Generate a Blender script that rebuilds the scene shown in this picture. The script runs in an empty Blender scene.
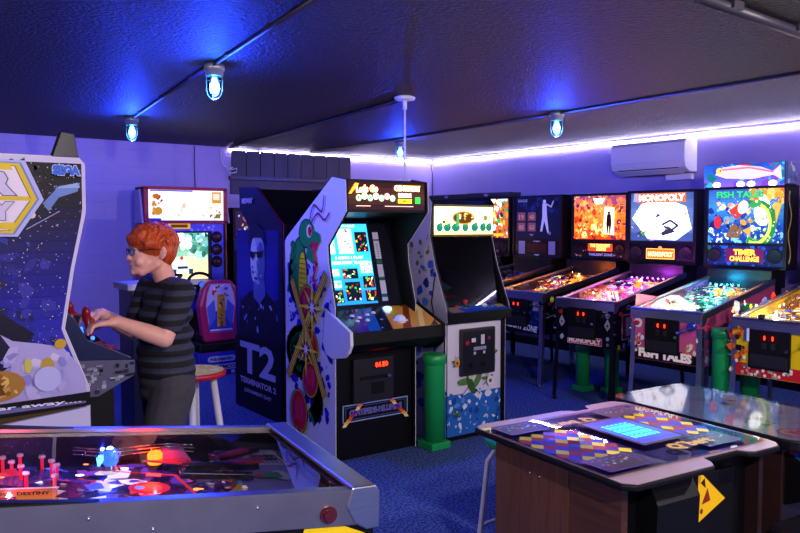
import bpy, bmesh, math, random
from mathutils import Vector, Matrix
from mathutils.geometry import tessellate_polygon
PI = math.pi
SC = bpy.context.scene
COL = SC.collection
rad = math.radians

# ------------------------------------------------------------------ colours and materials
def lin(c):
    if isinstance(c, str):
        c = c.lstrip('#'); c = [int(c[i:i+2], 16)/255 for i in (0, 2, 4)]
    return tuple((x/12.92 if x <= .04045 else ((x+.055)/1.055)**2.4) for x in c[:3])

MATS = {}
def mat(name, col='808080', rough=.5, metal=0., emis=None, es=0., noise=0., nscale=20., bump=0., coat=0., stretch=None, alpha=1.):
    if name in MATS: return MATS[name]
    m = bpy.data.materials.new(name); m.use_nodes = True
    nt = m.node_tree; b = nt.nodes['Principled BSDF']
    c = lin(col)
    b.inputs['Base Color'].default_value = (*c, 1)
    b.inputs['Roughness'].default_value = rough
    b.inputs['Metallic'].default_value = metal
    b.inputs['Coat Weight'].default_value = coat
    b.inputs['Coat Roughness'].default_value = .05
    if emis:
        b.inputs['Emission Color'].default_value = (*lin(emis), 1)
        b.inputs['Emission Strength'].default_value = es
    if noise or bump:
        tc = nt.nodes.new('ShaderNodeTexCoord'); mp = nt.nodes.new('ShaderNodeMapping')
        if stretch: mp.inputs['Scale'].default_value = stretch
        n = nt.nodes.new('ShaderNodeTexNoise'); n.inputs['Scale'].default_value = nscale; n.inputs['Detail'].default_value = 5
        nt.links.new(tc.outputs['Object'], mp.inputs['Vector']); nt.links.new(mp.outputs['Vector'], n.inputs['Vector'])
        if noise:
            r = nt.nodes.new('ShaderNodeValToRGB')
            r.color_ramp.elements[0].position = .3; r.color_ramp.elements[1].position = .7
            r.color_ramp.elements[0].color = (*[x*(1-noise) for x in c], 1)
            r.color_ramp.elements[1].color = (*[min(1, x*(1+noise)) for x in c], 1)
            nt.links.new(n.outputs['Fac'], r.inputs['Fac']); nt.links.new(r.outputs['Color'], b.inputs['Base Color'])
        if bump:
            bp = nt.nodes.new('ShaderNodeBump'); bp.inputs['Strength'].default_value = bump; bp.inputs['Distance'].default_value = .01
            nt.links.new(n.outputs['Fac'], bp.inputs['Height']); nt.links.new(bp.outputs['Normal'], b.inputs['Normal'])
    MATS[name] = m
    return m

def glass(name, tint='ffffff', refl=.08, rough=.02, k=1.):
    if name in MATS: return MATS[name]
    m = bpy.data.materials.new(name); m.use_nodes = True; nt = m.node_tree
    nt.nodes.remove(nt.nodes['Principled BSDF']); out = nt.nodes['Material Output']
    t = nt.nodes.new('ShaderNodeBsdfTransparent'); t.inputs['Color'].default_value = (*lin(tint), 1)
    g = nt.nodes.new('ShaderNodeBsdfGlossy'); g.inputs['Roughness'].default_value = rough
    fr = nt.nodes.new('ShaderNodeFresnel'); fr.inputs['IOR'].default_value = 1.5
    ad = nt.nodes.new('ShaderNodeMath'); ad.operation = 'ADD'; ad.use_clamp = True; ad.inputs[1].default_value = refl-.04
    sc_ = nt.nodes.new('ShaderNodeMath'); sc_.operation = 'MULTIPLY'; sc_.inputs[1].default_value = k
    mx = nt.nodes.new('ShaderNodeMixShader')
    nt.links.new(fr.outputs[0], ad.inputs[0]); nt.links.new(ad.outputs[0], sc_.inputs[0]); nt.links.new(sc_.outputs[0], mx.inputs['Fac'])
    nt.links.new(t.outputs[0], mx.inputs[1]); nt.links.new(g.outputs[0], mx.inputs[2]); nt.links.new(mx.outputs[0], out.inputs[0])
    MATS[name] = m
    return m

def artmat(K=0., rough=.35, coat=0.):
    """printed or back-lit artwork: colour from the face attribute, its alpha says how strongly that ink is lit through"""
    name = 'art_%g_%g_%g' % (K, rough, coat)
    if name in MATS: return MATS[name]
    m = bpy.data.materials.new(name); m.use_nodes = True; nt = m.node_tree; b = nt.nodes['Principled BSDF']
    a = nt.nodes.new('ShaderNodeAttribute'); a.attribute_name = 'Col'
    nt.links.new(a.outputs['Color'], b.inputs['Base Color'])
    b.inputs['Specular IOR Level'].default_value = .2; b.inputs['Roughness'].default_value = rough; b.inputs['Coat Weight'].default_value = coat; b.inputs['Coat Roughness'].default_value = .06
    if K:
        nt.links.new(a.outputs['Color'], b.inputs['Emission Color'])
        mu = nt.nodes.new('ShaderNodeMath'); mu.operation = 'MULTIPLY'; mu.inputs[1].default_value = K
        nt.links.new(a.outputs['Alpha'], mu.inputs[0]); nt.links.new(mu.outputs[0], b.inputs['Emission Strength'])
    MATS[name] = m
    return m

# ------------------------------------------------------------------ object plumbing
def tag(o, label, cat, group=None, kind=None):
    if label: o['label'] = label
    if cat: o['category'] = cat
    if group: o['group'] = group
    if kind: o['kind'] = kind
    return o
def thing(name, label, cat, loc=(0, 0, 0), rz=0, group=None):
    o = bpy.data.objects.new(name, None); COL.objects.link(o)
    o.empty_display_size = .1
    o.location = loc; o.rotation_euler = (0, 0, rad(rz))
    return tag(o, label, cat, group)
def children(o): return [c for c in bpy.data.objects if c.parent == o]
def copy_tree(o, parent=None):
    c = o.copy(); COL.objects.link(c)
    if parent: c.parent = parent
    for ch in children(o): copy_tree(ch, c)
    return c

class MB:
    """collects shapes, then builds one mesh object"""
    def __init__(s): s.bm = bmesh.new(); s.mi = 0; s.mats = []
    def m(s, material):
        if material not in s.mats: s.mats.append(material)
        s.mi = s.mats.index(material); return s
    def _f(s, vs, smooth=False):
        try:
            f = s.bm.faces.new(vs); f.material_index = s.mi; f.smooth = smooth; return f
        except ValueError: return None
    def box(s, c, d, M=None):
        x, y, z = c; a, b, e = d[0]/2, d[1]/2, d[2]/2
        P = [Vector(p) for p in ((-a,-b,-e),(a,-b,-e),(a,b,-e),(-a,b,-e),(-a,-b,e),(a,-b,e),(a,b,e),(-a,b,e))]
        if M is not None: P = [M @ p for p in P]
        v = [s.bm.verts.new((p.x+x, p.y+y, p.z+z)) for p in P]
        for q in ((0,3,2,1),(4,5,6,7),(0,1,5,4),(1,2,6,5),(2,3,7,6),(3,0,4,7)): s._f([v[i] for i in q])
        return s
    def bb(s, lo, hi):
        return s.box([(lo[i]+hi[i])/2 for i in range(3)], [hi[i]-lo[i] for i in range(3)])
    def prism(s, pts, a, b, axis='x'):
        """2D outline extruded from a to b along an axis; outline is (y,z) for x, (x,z) for y, (x,y) for z"""
        def P(t, p):
            return {'x': (t, p[0], p[1]), 'y': (p[0], t, p[1]), 'z': (p[0], p[1], t)}[axis]
        A = [s.bm.verts.new(P(a, p)) for p in pts]; B = [s.bm.verts.new(P(b, p)) for p in pts]
        n = len(pts)
        s._f(A[::-1]); s._f(B)
        for i in range(n): s._f([A[i], A[(i+1) % n], B[(i+1) % n], B[i]])
        return s
    def ring(s, c, ax, r, n, ref=None):
        ax = Vector(ax).normalized(); u = ax.orthogonal().normalized() if ref is None else (Vector(ref)-ax*ax.dot(Vector(ref))).normalized()
        w = ax.cross(u); c = Vector(c)
        return [s.bm.verts.new(c+(u*math.cos(2*PI*i/n)+w*math.sin(2*PI*i/n))*r) for i in range(n)]
    def bridge(s, A, B, smooth=True):
        n = len(A)
        for i in range(n): s._f([A[i], A[(i+1) % n], B[(i+1) % n], B[i]], smooth)
    def cyl(s, p0, p1, r0, r1=None, n=16, cap=True):
        if r1 is None: r1 = r0
        ax = Vector(p1)-Vector(p0)
        A = s.ring(p0, ax, r0, n); B = s.ring(p1, ax, r1, n); s.bridge(A, B)
        if cap: s._f(A[::-1]); s._f(B)
        return s
    def tube(s, pts, r, n=8, closed=False):
        pts = [Vector(p) for p in pts]; R = []
        ref = None
        for i, p in enumerate(pts):
            if closed: d = pts[(i+1) % len(pts)]-pts[i-1]
            else: d = (pts[min(i+1, len(pts)-1)]-pts[max(i-1, 0)])
            if d.length < 1e-9: d = Vector((0, 0, 1))
            if ref is None: ref = d.normalized().orthogonal()
            ref = (ref-d.normalized()*ref.dot(d.normalized())).normalized()
            R.append(s.ring(p, d, r[i] if isinstance(r, (list, tuple)) else r, n, ref))
        for i in range(len(R)-1): s.bridge(R[i], R[i+1])
        if closed: s.bridge(R[-1], R[0])
        else: s._f(R[0][::-1]); s._f(R[-1])
        return s
    def lathe(s, prof, c=(0, 0, 0), n=20, axis=(0, 0, 1)):
        """prof: (radius, height) list along axis"""
        ax = Vector(axis).normalized(); ref = ax.orthogonal(); R = []
        for r, h in prof: R.append(s.ring(Vector(c)+ax*h, ax, max(r, 1e-4), n, ref))
        for i in range(len(R)-1): s.bridge(R[i], R[i+1])
        s._f(R[0][::-1]); s._f(R[-1])
        return s
    def sph(s, c, r, sc=(1, 1, 1), n=14, M=None):
        T = Matrix.Translation(c) @ (M.to_4x4() if M is not None else Matrix()) @ Matrix.Diagonal((r*sc[0], r*sc[1], r*sc[2], 1))
        g = bmesh.ops.create_uvsphere(s.bm, u_segments=n, v_segments=max(6, n*2//3), radius=1, matrix=T)
        for v in g['verts']:
            for f in v.link_faces: f.material_index = s.mi; f.smooth = True
        return s
    def quad(s, pts): s._f([s.bm.verts.new(p) for p in pts]); return s
    def build(s, name, material=None, parent=None, bevel=0, fix=True, label=None):
        if fix: bmesh.ops.recalc_face_normals(s.bm, faces=s.bm.faces)
        me = bpy.data.meshes.new(name); s.bm.to_mesh(me); s.bm.free()
        for m_ in (s.mats or [material]): me.materials.append(m_)
        o = bpy.data.objects.new(name, me); COL.objects.link(o)
        if parent: o.parent = parent
        if bevel:
            b = o.modifiers.new('bevel', 'BEVEL'); b.width = bevel; b.segments = 2; b.limit_method = 'ANGLE'; b.angle_limit = rad(40)
            b.harden_normals = False
        if label: o['label'] = label
        return o

# ------------------------------------------------------------------ artwork: flat printed shapes in one mesh
TXT = {}
def text_tris(s, bold=.0):
    k = (s, bold)
    if k in TXT: return TXT[k]
    cu = bpy.data.curves.new('t', 'FONT'); cu.body = s; cu.size = 1; cu.offset = bold; cu.resolution_u = 2
    ob = bpy.data.objects.new('t', cu); COL.objects.link(ob)
    dg = bpy.context.evaluated_depsgraph_get(); dg.update()
    me = bpy.data.meshes.new_from_object(ob.evaluated_get(dg))
    me.calc_loop_triangles()
    T = [[tuple(me.vertices[i].co[:2]) for i in t.vertices] for t in me.loop_triangles]
    bpy.data.objects.remove(ob); bpy.data.curves.remove(cu); bpy.data.meshes.remove(me)
    xs = [p[0] for t in T for p in t] or [0, 1]; ys = [p[1] for t in T for p in t] or [0, 1]
    TXT[k] = (T, min(xs), max(xs), min(ys), max(ys))
    return TXT[k]

def clip(poly, W, H):
    for ax, lim, sg in ((0, 0, 1), (0, W, -1), (1, 0, 1), (1, H, -1)):
        out = []
        n = len(poly)
        for i in range(n):
            a, b = poly[i], poly[(i+1) % n]
            da, db = (a[ax]-lim)*sg, (b[ax]-lim)*sg
            if da >= 0: out.append(a)
            if (da >= 0) != (db >= 0):
                t = da/(da-db); out.append((a[0]+(b[0]-a[0])*t, a[1]+(b[1]-a[1])*t))
        poly = out
        if len(poly) < 3: return []
    return poly

def inside(p, poly):
    r = False; n = len(poly)
    for i in range(n):
        a, b = poly[i], poly[i-1]
        if (a[1] > p[1]) != (b[1] > p[1]) and p[0] < (b[0]-a[0])*(p[1]-a[1])/(b[1]-a[1])+a[0]: r = not r
    return r

class Art:
    """shapes in a WxH rectangle (metres). g = how strongly the ink is back-lit"""
    def __init__(s, W, H, c=None, g=0., outline=None):
        s.W, s.H, s.L, s.F = W, H, 0, []; s.outline = outline; s.g = g
        if c is not None:
            s.poly(outline or [(0, 0), (W, 0), (W, H), (0, H)], c, g)
    def poly(s, pts, c, g=None, L=None):
        if L is None: s.L += 1; L = s.L
        pts = clip([tuple(p) for p in pts], s.W, s.H) if not s.outline else list(pts)
        if len(pts) >= 3: s.F.append((pts, lin(c) if isinstance(c, str) else c, s.g if g is None else g, L))
        return s
    def rect(s, x0, y0, x1, y1, c, g=None, L=None): return s.poly([(x0, y0), (x1, y0), (x1, y1), (x0, y1)], c, g, L)
    def circ(s, x, y, r, c, g=None, ry=None, n=16, a=0, L=None):
        ry = ry or r; ca, sa = math.cos(a), math.sin(a)
        return s.poly([(x+r*math.cos(t)*ca-ry*math.sin(t)*sa, y+r*math.cos(t)*sa+ry*math.sin(t)*ca) for t in [2*PI*i/n for i in range(n)]], c, g, L)
    def line(s, pts, w, c, g=None):
        """a stroke, one quad per segment with round joins"""
        s.L += 1; L = s.L
        for a, b in zip(pts, pts[1:]):
            d = Vector((b[0]-a[0], b[1]-a[1]))
            if d.length < 1e-7: continue
            d.normalize(); n = Vector((-d.y, d.x))*w/2; e = d*w*.3
            s.poly([(a[0]+n.x-e.x, a[1]+n.y-e.y), (a[0]-n.x-e.x, a[1]-n.y-e.y), (b[0]-n.x+e.x, b[1]-n.y+e.y), (b[0]+n.x+e.x, b[1]+n.y+e.y)], c, g, L)
        return s
    def frame(s, x0, y0, x1, y1, w, c, g=None): return s.line([(x0, y0), (x1, y0), (x1, y1), (x0, y1), (x0, y0)], w, c, g)
    def text(s, t, x, y, h, c, g=None, w=None, bold=.02, skew=0., rise=0., edge=None, ew=.05, curve=0., al='c', flip=False):
        """text centred on x, baseline y, cap height h, squeezed to width w"""
        if edge is not None: s.text(t, x, y, h, edge, g, w, bold+ew, skew, rise, curve=curve, al=al, flip=flip)
        T, x0, x1, y0, y1 = text_tris(t, bold)
        R0 = text_tris(t, 0)
        k = h/(R0[4]-R0[3]); kx = (w/(R0[2]-R0[1])) if w else k
        mx = (R0[1]+R0[2])/2 if al == 'c' else R0[1]
        s.L += 1; L = s.L
        sg = -1 if flip else 1
        for tri in T:
            P = []
            for px, py in tri:
                u = (px-mx)*kx; v = (py-R0[3])*k
                P.append((x+sg*(u+v*skew), y+sg*(v+u*rise+curve*u*u)))
            s.poly(P, c, g, L)
        return s
    def splat(s, reg, n, pal, r0, r1, seed=1, g=None, asp=1., poly=None, k=6):
        R = random.Random(seed); base = s.L
        for i in range(n):
            x = R.uniform(reg[0], reg[2]); y = R.uniform(reg[1], reg[3])
            if poly and not inside((x, y), poly): continue
            r = R.uniform(r0, r1); a0 = R.uniform(0, 6.28); st = R.uniform(.4, 1.)
            P = []
            for j in range(k):
                t = 2*PI*j/k; rr = r*R.uniform(.55, 1.25)
                u, v = rr*math.cos(t), rr*math.sin(t)*st*asp
                P.append((x+u*math.cos(a0)-v*math.sin(a0), y+u*math.sin(a0)+v*math.cos(a0)))
            c = R.choice(pal)
            s.poly(P, c, (s.g if g is None else g)*R.uniform(.6, 1.1), base+1+(i % 12))
        s.L = base+12
        return s
    def vgrad(s, x0, y0, x1, y1, cols, n=12, g=None):
        """printed ink blend between colours from bottom to top"""
        s.L += 1; L = s.L; cs = [lin(c) for c in cols]
        for i in range(n):
            t = (i+.5)/n*(len(cs)-1); j = min(int(t), len(cs)-2); f = t-j
            c = tuple(cs[j][q]*(1-f)+cs[j+1][q]*f for q in range(3))
            s.rect(x0, y0+(y1-y0)*i/n, x1, y0+(y1-y0)*(i+1)/n, c, g, L)
        return s
    def build(s, name, parent, O, U, V, K=0., rough=.35, coat=0., step=.0003, fn=None, label=None):
        bm = bmesh.new(); lay = bm.loops.layers.float_color.new('Col')
        O, U, V = Vector(O), Vector(U).normalized(), Vector(V).normalized(); N = U.cross(V).normalized()
        for pts, c, g, L in s.F:
            vs = []
            for p in pts:
                q = fn(p[0], p[1]) if fn else O+U*p[0]+V*p[1]
                vs.append(bm.verts.new(Vector(q)+N*(step*L)))
            tris = tessellate_polygon([[Vector((p[0], p[1], 0)) for p in pts]]) if len(pts) > 4 else None
            fs = []
            try:
                if tris: fs = [bm.faces.new([vs[i] for i in t]) for t in tris]
                else: fs = [bm.faces.new(vs)]
            except ValueError: pass
            for f in fs:
                f.normal_update()
                if f.normal.dot(N) < 0: f.normal_flip()
                for lp in f.loops: lp[lay] = (c[0], c[1], c[2], g)
        loose = [v for v in bm.verts if not v.link_faces]
        bmesh.ops.delete(bm, geom=loose, context='VERTS')
        me = bpy.data.meshes.new(name); bm.to_mesh(me); bm.free()
        me.materials.append(artmat(K, rough, coat))
        o = bpy.data.objects.new(name, me); COL.objects.link(o)
        if parent: o.parent = parent
        if label: o['label'] = label
        return o

def plight(name, loc, col, power, r=.03, parent=None):
    l = bpy.data.lights.new(name, 'POINT'); l.color = lin(col); l.energy = power; l.shadow_soft_size = r
    o = bpy.data.objects.new(name, l); COL.objects.link(o); o.location = loc
    if parent: o.parent = parent
    return o

# shared materials
BLACK = mat('black_laminate', '07070b', .4)
SATIN = mat('satin_black', '040406', .5)
for m_ in (BLACK, SATIN): m_.node_tree.nodes['Principled BSDF'].inputs['Specular IOR Level'].default_value = .28
STEEL = mat('brushed_steel', 'b9bcc8', .28, 1., noise=.12, nscale=6, stretch=(1, 1, 60))
CHROME = mat('chrome', 'd8dae2', .12, 1.)
WHITE = mat('white_laminate', 'e4e4ee', .4)
GLASS = glass('clear_glass', 'fafcff', .06, k=.45)
RED_LED = mat('red_digits', 'ff1408', .4, emis='ff2010', es=6)
DIRT = mat('dark_plastic', '17171c', .45)
# ------------------------------------------------------------------ the room
XR, YB, H = 7.12, 8.97, 2.5
XL, YF = -2.2, -2.4
def noisy(name, c0, c1, scale, rough, bump, bdist=.01, detail=8, p0=.4, p1=.6):
    m = bpy.data.materials.new(name); m.use_nodes = True; nt = m.node_tree; b = nt.nodes['Principled BSDF']
    tc = nt.nodes.new('ShaderNodeTexCoord'); n = nt.nodes.new('ShaderNodeTexNoise')
    n.inputs['Scale'].default_value = scale; n.inputs['Detail'].default_value = detail
    r = nt.nodes.new('ShaderNodeValToRGB'); r.color_ramp.elements[0].position = p0; r.color_ramp.elements[1].position = p1
    r.color_ramp.elements[0].color = (*lin(c0), 1); r.color_ramp.elements[1].color = (*lin(c1), 1)
    bp = nt.nodes.new('ShaderNodeBump'); bp.inputs['Strength'].default_value = bump; bp.inputs['Distance'].default_value = bdist
    nt.links.new(tc.outputs['Object'], n.inputs['Vector']); nt.links.new(n.outputs['Fac'], r.inputs['Fac'])
    nt.links.new(r.outputs['Color'], b.inputs['Base Color']); nt.links.new(n.outputs['Fac'], bp.inputs['Height'])
    nt.links.new(bp.outputs['Normal'], b.inputs['Normal']); b.inputs['Roughness'].default_value = rough
    return m
carpet = noisy('blue_carpet', '0e1c48', '486ab8', 70, .95, .5, .01, 3)
popcorn = noisy('dark_sprayed_ceiling', '040307', '140f18', 55, .55, 1., .03, 6, .42, .66)
# painted concrete block: shallow joints
m = bpy.data.materials.new('lavender_block_paint'); m.use_nodes = True; nt = m.node_tree; b = nt.nodes['Principled BSDF']
b.inputs['Base Color'].default_value = (*lin('b2a4d6'), 1); b.inputs['Roughness'].default_value = .5
tc = nt.nodes.new('ShaderNodeTexCoord'); mp = nt.nodes.new('ShaderNodeMapping'); mp.inputs['Rotation'].default_value = (rad(90), 0, 0)
br = nt.nodes.new('ShaderNodeTexBrick'); br.inputs['Scale'].default_value = 1; br.inputs['Brick Width'].default_value = .4; br.inputs['Row Height'].default_value = .2
br.inputs['Mortar Size'].default_value = .006; br.inputs['Mortar Smooth'].default_value = .6
bp = nt.nodes.new('ShaderNodeBump'); bp.inputs['Strength'].default_value = .5; bp.inputs['Distance'].default_value = .004; bp.invert = True
nt.links.new(tc.outputs['Object'], mp.inputs['Vector']); nt.links.new(mp.outputs['Vector'], br.inputs['Vector'])
nt.links.new(br.outputs['Fac'], bp.inputs['Height']); nt.links.new(bp.outputs['Normal'], b.inputs['Normal'])
block = m
plaster = mat('lavender_paint', '988cc8', .5, noise=.04, nscale=3, bump=.08)

def struct(o): o['kind'] = 'structure'; return o
struct(MB().bb((XL-.1, YF-.1, -.1), (XR+.1, YB+.1, 0)).build('floor', carpet))
struct(MB().bb((XL-.1, YF-.1, H), (XR+.1, YB+.1, H+.1)).build('ceiling', popcorn))
struct(MB().bb((XL-.1, YB, 0), (XR+.1, YB+.1, H)).build('wall_back', block))
struct(MB().bb((XR, YF-.1, 0), (XR+.1, YB, H)).build('wall_right', plaster))
struct(MB().bb((XL-.1, YF-.1, 0), (XL, YB, H)).build('wall_left', plaster))
struct(MB().bb((XL, YF-.1, 0), (XR, YF, H)).build('wall_front', mat('warm_grey_paint', 'b8aaa8', .6)))
struct(MB().bb((XR-.015, YF, 0), (XR, YB-.02, .1)).build('baseboard_right', mat('dark_base', '1c1413', .5)))
struct(MB().bb((XL, YB-.015, 0), (XR-.02, YB, .1)).build('baseboard_back', MATS['dark_base']))
# dark boarded panelling high on the back wall with its sill
mb = MB()
for i in range(9):
    mb.bb((3.92+i*.194, YB-.03, 2.14), (3.92+i*.194+.185, YB, 2.47))
mb.bb((3.9, YB-.02, 1.92), (5.66, YB, 2.14))
struct(mb.build('trim_1', mat('charcoal_boards', '33323c', .5, noise=.2, nscale=4, stretch=(1, 1, .2)), bevel=.003))
struct(MB().bb((3.88, YB-.07, 2.1), (5.7, YB, 2.15)).build('trim_2', mat('sill_boards', '3c3a46', .4), bevel=.004))

# LED strips along the top of the walls
led = mat('led_strip_glow', 'ffffff', .4, emis='d8ccff', es=60)
chan = mat('led_channel', 'd0d0d8', .4)
def strip(p0, p1, n_off, label):
    t = thing('led_light_strip', label, 'light strip', p0, 0, 'light strips along the ceiling line')
    a, b_ = Vector(p0), Vector(p1); d = b_-a; n = Vector(n_off)
    R = random.Random(4); K = 24
    pts = [d*(i/K)+Vector((0, 0, -.012+.006*math.sin(i*1.7)+R.uniform(-.003, .003))) for i in range(K+1)]
    MB().tube([p+n*.012 for p in pts], .013, 6).build('light_tape', led, t)
    MB().tube([p+Vector((0, 0, .016))+n*.012 for p in pts], .006, 6).build('mounting_channel', chan, t)
strip((3.9, YB, 2.478), (XR-.05, YB, 2.478), (0, -1, 0), 'white light strip glowing along the back wall above the dark boards')
strip((XR, YB-.05, 2.478), (XR, 0.0, 2.478), (-1, 0, 0), 'long white light strip glowing along the right wall above the pinball machines')

# conduits and junctions on the ceiling
dk = mat('painted_conduit', '2e2a36', .45)
def conduit(p0, p1, r, label, g='conduits on the ceiling'):
    a, b_ = Vector(p0), Vector(p1)
    o = MB().cyl((0, 0, 0), b_-a, r, n=10)
    for t in (.15, .5, .85):
        c = (b_-a)*t; o.box((c.x, c.y, c.z+r*.3), (r*3.2, r*3.2, r*1.4))
    o = o.build('ceiling_conduit', dk); o.location = a
    tag(o, label, 'conduit', g)
conduit((2.1, 6.95, 2.487), (1.79, 4.42, 2.487), .011, 'thin conduit joining the two caged blue lamps on the left')
conduit((1.79, 4.32, 2.487), (1.58, 2.5, 2.487), .011, 'thin conduit running from the largest blue lamp towards the top edge')
conduit((3.88, 8.9, 2.487), (3.44, 4.68, 2.487), .013, 'dark conduit from the back wall to the white ceiling plate')
conduit((5.0, 8.9, 2.487), (4.95, 4.58, 2.487), .013, 'dark conduit from the back wall to the blue lamp over the pinball row')
conduit((4.92, 4.46, 2.487), (4.72, -1.5, 2.487), .013, 'dark conduit running from the blue lamp over the pinball row to the right edge')
conduit((2.85, 1.85, 2.475), (4.6, 1.95, 2.475), .024, 'thick dark pipe crossing the top right corner of the ceiling')

# white plate with drop rod
t = thing('power_drop', 'white ceiling plate with a thin white rod dropping behind the bowling game', 'power drop', (3.4, 4.62, 2.5))
MB().lathe([(.02, -.035), (.075, -.03), (.08, -.012), (.05, 0)], n=20).build('ceiling_plate', WHITE, t)
MB().cyl((0, 0, -.72), (0, 0, -.03), .008).cyl((0, 0, -.1), (0, 0, -.03), .016).build('drop_rod', WHITE, t)

# caged jar lamps
blue_glass = glass('blue_jar_glass', '9ad4ff', .1)
blue_bulb = mat('blue_bulb', 'a0e0ff', .4, emis='70ccff', es=60)
lampgrey = mat('lamp_casting', '9aa0b0', .4, .6)
def jar_lamp(x, y, label, power, s=1.0):
    t = thing('caged_lamp', label, 'lamp', (x, y, 2.5), 0, 'caged blue jar lamps')
    MB().lathe([(.045, -.075), (.052, -.07), (.052, -.045), (.06, -.04), (.062, -.01), (.05, 0)], n=20).build('lamp_base', lampgrey, t)
    MB().lathe([(.04, -.075), (.043, -.1), (.043, -.15), (.036, -.178), (.02, -.194), (.003, -.199)], n=20).build('glass_jar', blue_glass, t)
    MB().lathe([(.012, -.08), (.016, -.1), (.029, -.125), (.029, -.148), (.018, -.168), (.002, -.173)], n=14).build('bulb', blue_bulb, t)
    mb = MB()
    for i in range(4):
        a = PI/4+i*PI/2; c, s_ = math.cos(a), math.sin(a)
        mb.tube([(c*r, s_*r, z) for r, z in ((.05, -.07), (.05, -.15), (.043, -.182), (.025, -.202), (0, -.208))], .0025, 5)
    for z, r in ((-.105, .051), (-.155, .05)):
        mb.tube([(r*math.cos(k*PI/8), r*math.sin(k*PI/8), z) for k in range(16)], .0025, 5, closed=True)
    mb.build('wire_cage', lampgrey, t)
    l = plight('lamp_light', (0, 0, -.23), '2038ff', power*3.1, .012, t)
    return t
LAMPS = [(1.81, 4.37, 'largest caged blue lamp, above and between the two players\' games at left'),
         (2.1, 6.95, 'caged blue lamp nearest the back wall on the left, above the boy'),
         (4.93, 4.52, 'caged blue lamp hanging before the right wall over the pinball row'),
         (5.19, 7.14, 'small far caged blue lamp beside the white drop rod')]
LAMPS[0] = (1.81, 4.37, 'largest and nearest caged blue lamp on the ceiling at upper left')
for x, y, lb in LAMPS: jar_lamp(x, y, lb, 24 if x < 3 else 15)

# wall air conditioner
t = thing('air_conditioner', 'white wall mounted air conditioner below the light strip', 'air conditioner', (XR, 5.06, 2.085))
ac = mat('ac_plastic', 'dcdce6', .35)
mb = MB().prism([(0, 0), (-.13, .0), (-.2, .05), (-.225, .12), (-.225, .30), (-.19, .335), (0, .345)], -.46, .46, 'y').m(ac)
mb.build('housing', ac, t, bevel=.008)
MB().prism([(-.231, .115), (-.231, .3), (-.226, .3), (-.226, .115)], -.43, .43, 'y').build('front_panel', ac, t, bevel=.002)
MB().prism([(-.135, -.004), (-.2, .04), (-.206, .046), (-.14, .0)], -.38, .38, 'y').build('air_slot', mat('slot_dark', '14141c', .6), t)
MB().prism([(-.145, -.014), (-.215, .03), (-.212, .036), (-.142, -.008)], -.40, .40, 'y').build('louver', ac, t)
MB().bb((-.06, -.43, -.075), (0, -.13, -.008)).build('cable_cover', ac, t, bevel=.003)
# hanging white cord and dark cable on the back wall
cd = mat('white_cord', 'd8d8e0', .5)
pts = [(3.78, YB-.02, 2.47), (3.77, YB-.03, 2.36), (3.8, YB-.03, 2.27), (3.9, YB-.03, 2.22), (3.97, YB-.06, 2.24), (3.95, YB-.08, 2.19), (3.86, YB-.08, 2.17), (3.84, YB-.06, 2.22), (3.92, YB-.05, 2.25)]
o = MB().tube(pts, .008, 6).build('hanging_cord', cd); tag(o, 'looped white cord hanging from the ceiling left of the dark boards', 'cord')
o = MB().tube([(3.45, YB-.012, 2.49), (3.44, YB-.012, 2.3), (3.45, YB-.012, 1.95)], .005, 6).build('wall_cable', dk); tag(o, 'thin dark cable running down the back wall above the racing game', 'cable')
o = MB().tube([(6.95, YB-.02, 2.44), (7.06, YB-.03, 2.43), (7.09, YB-.03, 2.3), (7.09, YB-.03, 1.9)], .008, 6).build('wall_cable', dk); tag(o, 'dark cable running down the corner of the two walls', 'cable')

# added fill lamps out of view, made up to brighten the room
def dome(x, y, col, power, label):
    t = thing('fill_lamp', label, 'lamp', (x, y, H), 0, 'added fill lamps out of view')
    MB().lathe([(.15, -.03), (.16, -.02), (.16, 0)], n=24).build('lamp_base', WHITE, t)
    MB().lathe([(.01, -.09), (.08, -.08), (.13, -.05), (.145, -.03)], n=24).build('diffuser', mat('diffuser_'+col, 'ffffff', .4, emis=col, es=3), t)
    plight('lamp_light', (0, 0, -.13), col, power, .06, t)
dome(0.7, -.6, 'fff0f4', 300, 'added fill lamp on the ceiling behind the camera')
dome(-1.1, 2.9, 'fff0f6', 90, 'added fill lamp on the ceiling at the left of the camera')
dome(3.6, .1, 'ffeef4', 200, 'added fill lamp on the ceiling before the cocktail tables')
# ------------------------------------------------------------------ pinball machines
# local frame: x to the player's right, y away from the player, z up; origin on the floor under the lock bar
HW = .285
def zglass(y): return .885+SL*y
def zplay(y): return .80+SL*y
SL = .155
def playmap(u, v): return ((u-.275)*.95, v+.05, zplay(v+.05))

def disp_digits(a, x, y, h, c='ff2a10', n=2, gap=.0):
    for k in range(n):
        cx = x+k*(h*.62)+gap*k
        a.text('0', cx, y, h, c, 1.6, w=h*.42, bold=.04)

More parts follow.
